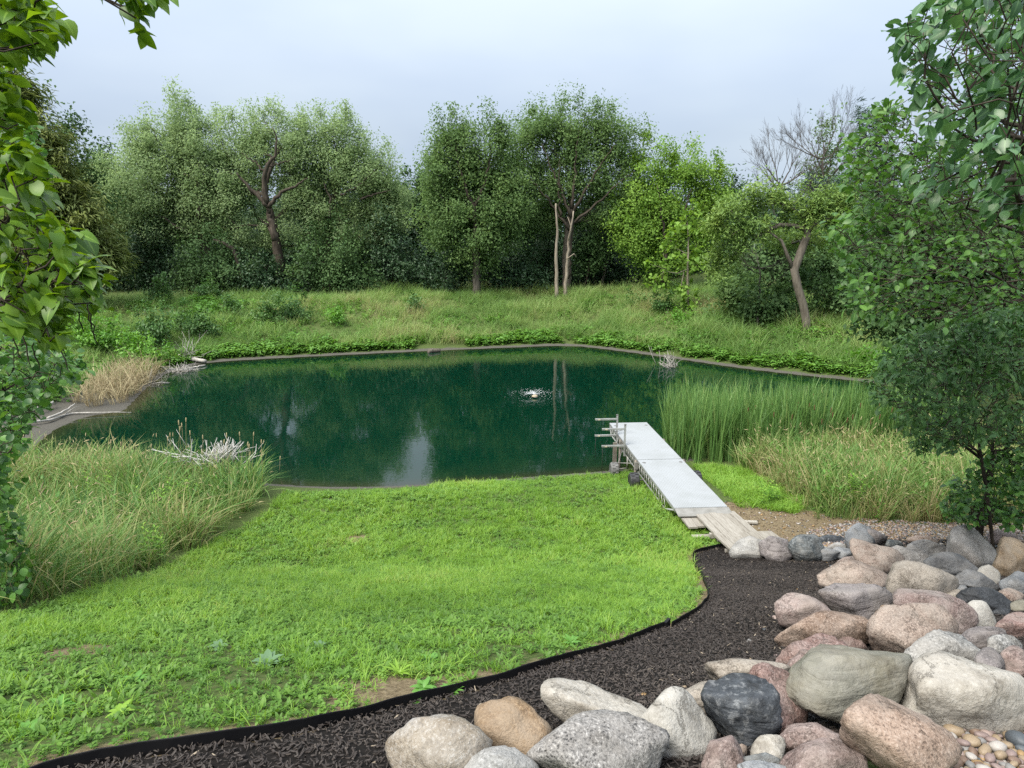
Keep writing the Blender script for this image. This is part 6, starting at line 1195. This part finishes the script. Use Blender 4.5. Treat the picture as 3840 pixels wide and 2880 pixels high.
scatter('dry_reeds', np.column_stack([pts, np.maximum(height(pts), 0)]), np.column_stack([q.normal(-.1, .15, n), q.normal(.12, .15, n), q.uniform(0, 6.28, n)]), np.column_stack([s_, s_, s_]), q.integers(0, 4, n), q.random(n), dry_v, 'straw-coloured dead reeds on the left shore')
# far bank meadow
c = np.column_stack([q.uniform(-34, 36, 70000), q.uniform(14, 66, 70000)]); d = pond_d(c); ok = (d > 1.0 + 1.3 * ((c[:, 0] < -10) & (c[:, 1] < 31))) & (d < 17) & ((c[:, 1] > 34) | (c[:, 0] < -13.5) | ((c[:, 0] > 15) & (c[:, 1] > 29))) & (np.abs(c[:, 0]) < c[:, 1] * .74 + 3); c, d = c[ok], d[ok]
c, d = c[:26000], d[:26000]; n = len(c); pn = vnoise(c, 4.2, 15) * .5 + vnoise(c, 1.3, 16) * .5
tint = np.clip(.30 + (pn - .5) * 1.9 + q.normal(0, .13, n) + .10 * sstep(2, 6, d) * sstep(12, 8, d) - .25 * sstep(-9, -15, c[:, 0]), 0, .95); s_ = q.uniform(.45, 1.0, n) * (.40 + .85 * vnoise(c, 1.9, 17) * (.5 + vnoise(c, 6, 37)))
mead_v = [blade_mesh('meadow_tuft', M_MEAD, 18, .95, .45, .30, .024, .25, .5, 160 + i, seg=4) for i in range(6)] + [weed_mesh('meadow_weed', M_GCOV, 20, .16, .32, .45, 170 + i, OVATE, .6) for i in range(3)]
scatter('bank_meadow', np.column_stack([c, height(c) - .03]), np.column_stack([q.normal(0, .12, (n, 2)), q.uniform(0, 6.28, n)]), np.column_stack([s_, s_, s_]), np.where(q.random(n) < .10 + .6 * sstep(.45, .75, vnoise(c, 1.6, 38)) + .35 * sstep(-9, -14, c[:, 0]), 6 + q.integers(0, 3, n), q.integers(0, 6, n)), tint, mead_v, 'rough meadow grass on the far and side banks')
c = np.column_stack([q.uniform(-30, 30, 60000), q.uniform(26, 48, 60000)]); d = pond_d(c); lim = 1.35 + 1.0 * vnoise(c, 3.5, 18) + .9 * np.exp(-((c[:, 0] - 3.5) / 3.5) ** 2); ok = (d > .55) & (d < lim) & (c[:, 1] > 33) & (vnoise(c, 1.7, 19) > .40); c = c[ok][:5200]; n = len(c); s_ = q.uniform(.6, 1.15, n)
gc_v = [weed_mesh('shore_weed', M_GCOV, 26, .15, .33, .34, 180 + i, OVATE, .5) for i in range(4)]
scatter('shore_weeds', np.column_stack([c, height(c)]), np.column_stack([q.normal(0, .15, (n, 2)), q.uniform(0, 6.28, n)]), np.column_stack([s_, s_, s_]), q.integers(0, 4, n), np.clip(q.normal(.5, .2, n), 0, 1), gc_v, 'bright leafy ground cover along the far waterline')
# ------------------------------------------------------------------ single plants one can point at
M_GOLD = foliage('goldenrod_leaf', [(.10, .24, .025), (.17, .34, .04), (.25, .40, .06)], .4, .5, .3)
for lab, x, y, h_, nst in [('bright yellow-green leafy weed clump in the middle of the left tall grass', 345, 1150, .95, 7), ('yellow-green feathery weed low in the left tall grass near its lower edge', 322, 1225, .7, 6), ('bright leafy weed beside the bleached dead branch', 400, 1110, .95, 7),
        ('yellow-green weed patch at the lake side of the left tall grass', 235, 1095, 1.0, 6), ('yellow-green leafy weed at the lower right of the right meadow grass', 1655, 1085, .5, 7), ('leafy round-leaved sapling in the right meadow grass', 1850, 1105, 1.0, 6)]:
    p = PT(x, y); root = thing('leafy_weed', lab, 'weed', p, 'leafy weeds in the tall grass'); qq = np.random.default_rng(x); C, A, Nn, Sz = [], [], [], []; g = Geo()
    for j in range(nst):
        b0 = p + np.array([qq.normal(0, .16), qq.normal(0, .16), 0]); tp_ = b0 + np.array([qq.normal(0, .12), qq.normal(0, .12), h_ * qq.uniform(.75, 1.1)]); g.tube([b0, (b0 + tp_) / 2, tp_], [.006, .005, .002], 4)
        for t in np.linspace(.35, 1, 17): az = t * 40 + j; C.append(b0 + (tp_ - b0) * t); up = .25 + t * .6; A.append([math.cos(az), math.sin(az), up]); Nn.append([-math.cos(az) * up, -math.sin(az) * up, 1]); Sz.append(.13 * (1.25 - .6 * t))
    V, Fs = g.get(); part('stem', V, Fs, bark('weed_stem', (.05, .09, .02), (.09, .15, .04)), root, kind='stuff')
    V, F4, F3, n4, n3 = place_leaves((LANCE, dict(W=.17, droop=.3, fold=.15)), *map(lambda v: np.array(v, float), (C, A, Nn)), np.array(Sz)); rd = qq.random(len(C))
    part('foliage', V, [F4, F3], M_GOLD, root, {'rnd': ('FACE', 'FLOAT', np.concatenate([np.repeat(rd, n4), np.repeat(rd, n3)]).astype(np.float32))}, kind='stuff', smooth=True)
ORD = 'first second third fourth fifth sixth seventh eighth ninth tenth eleventh twelfth thirteenth fourteenth fifteenth sixteenth seventeenth eighteenth nineteenth twentieth twenty-first twenty-second'.split()
bl = foliage('stalk_blade', [(.08, .16, .04), (.16, .24, .07)], .3)
q = np.random.default_rng(41)
def stalk(name, label, cat, group, base, h, lean, head, hr, hmat, smat, r=.006, dry=True):
    root = thing(name, label, cat, base, group); t = np.linspace(0, 1, 6); P = base + np.stack([lean[0] * h * t ** 1.6, lean[1] * h * t ** 1.6, h * t], 1)
    V, Fs = Geo().tube(P, np.linspace(r, r * .6, 6), 4).get(); part('stem', V, Fs, smat, root, smooth=True); d = unit(P[-1] - P[-2])
    V, Fs = Geo().tube([P[-1] - d * head * .1, P[-1] + d * head * .15, P[-1] + d * head * .5, P[-1] + d * head * .85, P[-1] + d * head], np.array([.3, .9, 1, .85, .2]) * hr, 6).get(); part('seed_head', V, Fs, hmat, root, smooth=True)
    return root
m_stem = plain('straw_stem', (.22, .19, .10), .8, s=20); m_gstem = plain('green_stem', (.12, .2, .06), .7, s=20)
for i, (x, yt) in enumerate(sorted([(295, 968), (335, 965), (362, 948), (378, 940), (388, 925), (398, 912), (402, 918), (412, 906), (440, 945), (505, 940), (522, 938), (548, 965), (552, 938), (566, 955), (480, 955), (575, 985), (250, 955), (268, 960), (210, 968), (602, 992), (530, 960), (420, 935)])):
    yb = 1040 + (i % 3) * 14; p = PT(x + q.uniform(-10, 4), yb); d = p[1] * cp - (p[2] - CZ) * sp; h = max(.5, (CZ + ray(x, yt)[2] * (p[1] / ray(x, yt)[1])) - p[2])
    stalk('grass_stalk', 'straw seed stalk against the water above the left grass, %s from the left' % ORD[i], 'grass stalk', 'seed stalks in front of the water', p, h * .96, (q.uniform(0, .12), 0), .13, .016, M_SEED, m_stem, .0065)
for i in range(22):
    x, y = sorted([(1690, 862), (1730, 880), (1752, 885), (1790, 900), (1830, 905), (1905, 890), (1930, 893), (1775, 890), (1650, 878), (1812, 912), (1880, 905), (1620, 885), (1845, 880), (1700, 905), (1765, 915), (1890, 880), (1665, 900), (1740, 860), (1860, 915), (1600, 890), (1712, 878), (1920, 905)])[i]
    p = PT(x, y + 98); h = max(.9, (CZ + ray(x, y)[2] * (p[1] / ray(x, y)[1])) - p[2]); stalk('cattail', 'brown cattail spike among the green blades, %s from the dock' % ORD[i], 'cattail', 'brown cattail spikes right of the dock', p, h, (q.uniform(-.05, .08), -.05), .17, .014, M_SPIKE, m_gstem, .006)
def rosette(label, x, y, n, L_, W_, mat, lift, shape=OVATE):
    p = PT(x, y); root = thing('rosette_weed', label, 'weed', p, 'broad-leaved weeds in the lawn'); from mathutils import Matrix
    VV, F4, F3 = leaf_shape(shape, W=W_, droop=.45, fold=.2, seed=int(x)); me = new_mesh('leaf', VV, [F4, F3], mat, {'rnd': ('FACE', 'FLOAT', np.full(len(F4) + len(F3), .6, np.float32))}, smooth=True)
    for k in range(n):
        az = k / n * 6.283 * 1.0 + q.normal(0, .25); up = q.uniform(.5, 1.3) * lift; a = unit(np.array([math.cos(az), math.sin(az), up])); nn = np.array([-math.cos(az) * up, -math.sin(az) * up, 1.]); b = unit(np.cross(nn, a)); z = np.cross(a, b); s = L_ * q.uniform(.7, 1.15)
        o = bpy.data.objects.new('leaf', me); COL.objects.link(o); o.parent = root; o.matrix_local = Matrix([[a[0] * s, b[0] * s, z[0] * s, 0], [a[1] * s, b[1] * s, z[1] * s, 0], [a[2] * s, b[2] * s, z[2] * s, .02], [0, 0, 0, 1]])
M_MUL = foliage('mullein_leaf', [(.085, .15, .08), (.12, .2, .11)], .2, .8, .1); M_ROS = foliage('rosette_leaf', [(.07, .19, .03), (.12, .27, .05)], .3, .45, .35); M_YEL = foliage('yellowgreen_leaf', [(.14, .28, .03), (.22, .36, .05)], .35, .5, .3)
for lab, x, y, k, L_, W_, m_, lf in [
    ('pale grey-green woolly rosette, largest weed in the left foreground lawn', 580, 1438, 11, .17, .30, M_MUL, .7), ('small pale woolly rosette left of the largest one', 474, 1402, 8, .12, .32, M_MUL, .6), ('pale woolly rosette on the lawn right of centre foreground', 690, 1400, 7, .10, .3, M_MUL, .5),
    ('broad-leaved green dock weed in the front left lawn', 292, 1478, 7, .17, .2, M_ROS, .8), ('tufted broad weed near the middle of the edging', 930, 1432, 8, .13, .26, M_ROS, .8), ('bright yellow-green spiky weed beside the straw patch near the edging', 862, 1462, 10, .16, .10, M_YEL, 1.1),
    ('leafy rosette just above the edging, right of the straw patch', 915, 1492, 9, .13, .26, M_ROS, .7), ('flat rosette against the edging under the leafy one', 892, 1522, 9, .10, .26, M_ROS, .4), ('serrated green rosette left of the edging curve', 975, 1500, 10, .12, .2, M_ROS, .6),
    ('green rosette at the lower left of the lawn', 130, 1530, 9, .13, .24, M_ROS, .5), ('yellowish weed at the lower left near the edging', 262, 1545, 9, .12, .26, M_YEL, .6), ('broad rosette in the bottom left corner of the lawn', 60, 1585, 9, .14, .26, M_ROS, .5),
    ('upright weed in the lawn below the dark edging bend', 1235, 1395, 8, .13, .2, M_ROS, .9), ('small rosette beside the right end of the lawn by the edging', 1420, 1320, 8, .11, .22, M_ROS, .6), ('broad leaf weed in the lawn below the bare dirt patch', 800, 1290, 6, .13, .26, M_ROS, .8), ('low weed on the lawn above the pale rosettes', 520, 1330, 7, .11, .28, M_ROS, .6)]:
    rosette(lab, x, y, int(k * 1.7), L_ * .66, W_ * .8, m_, lf * 1.15)
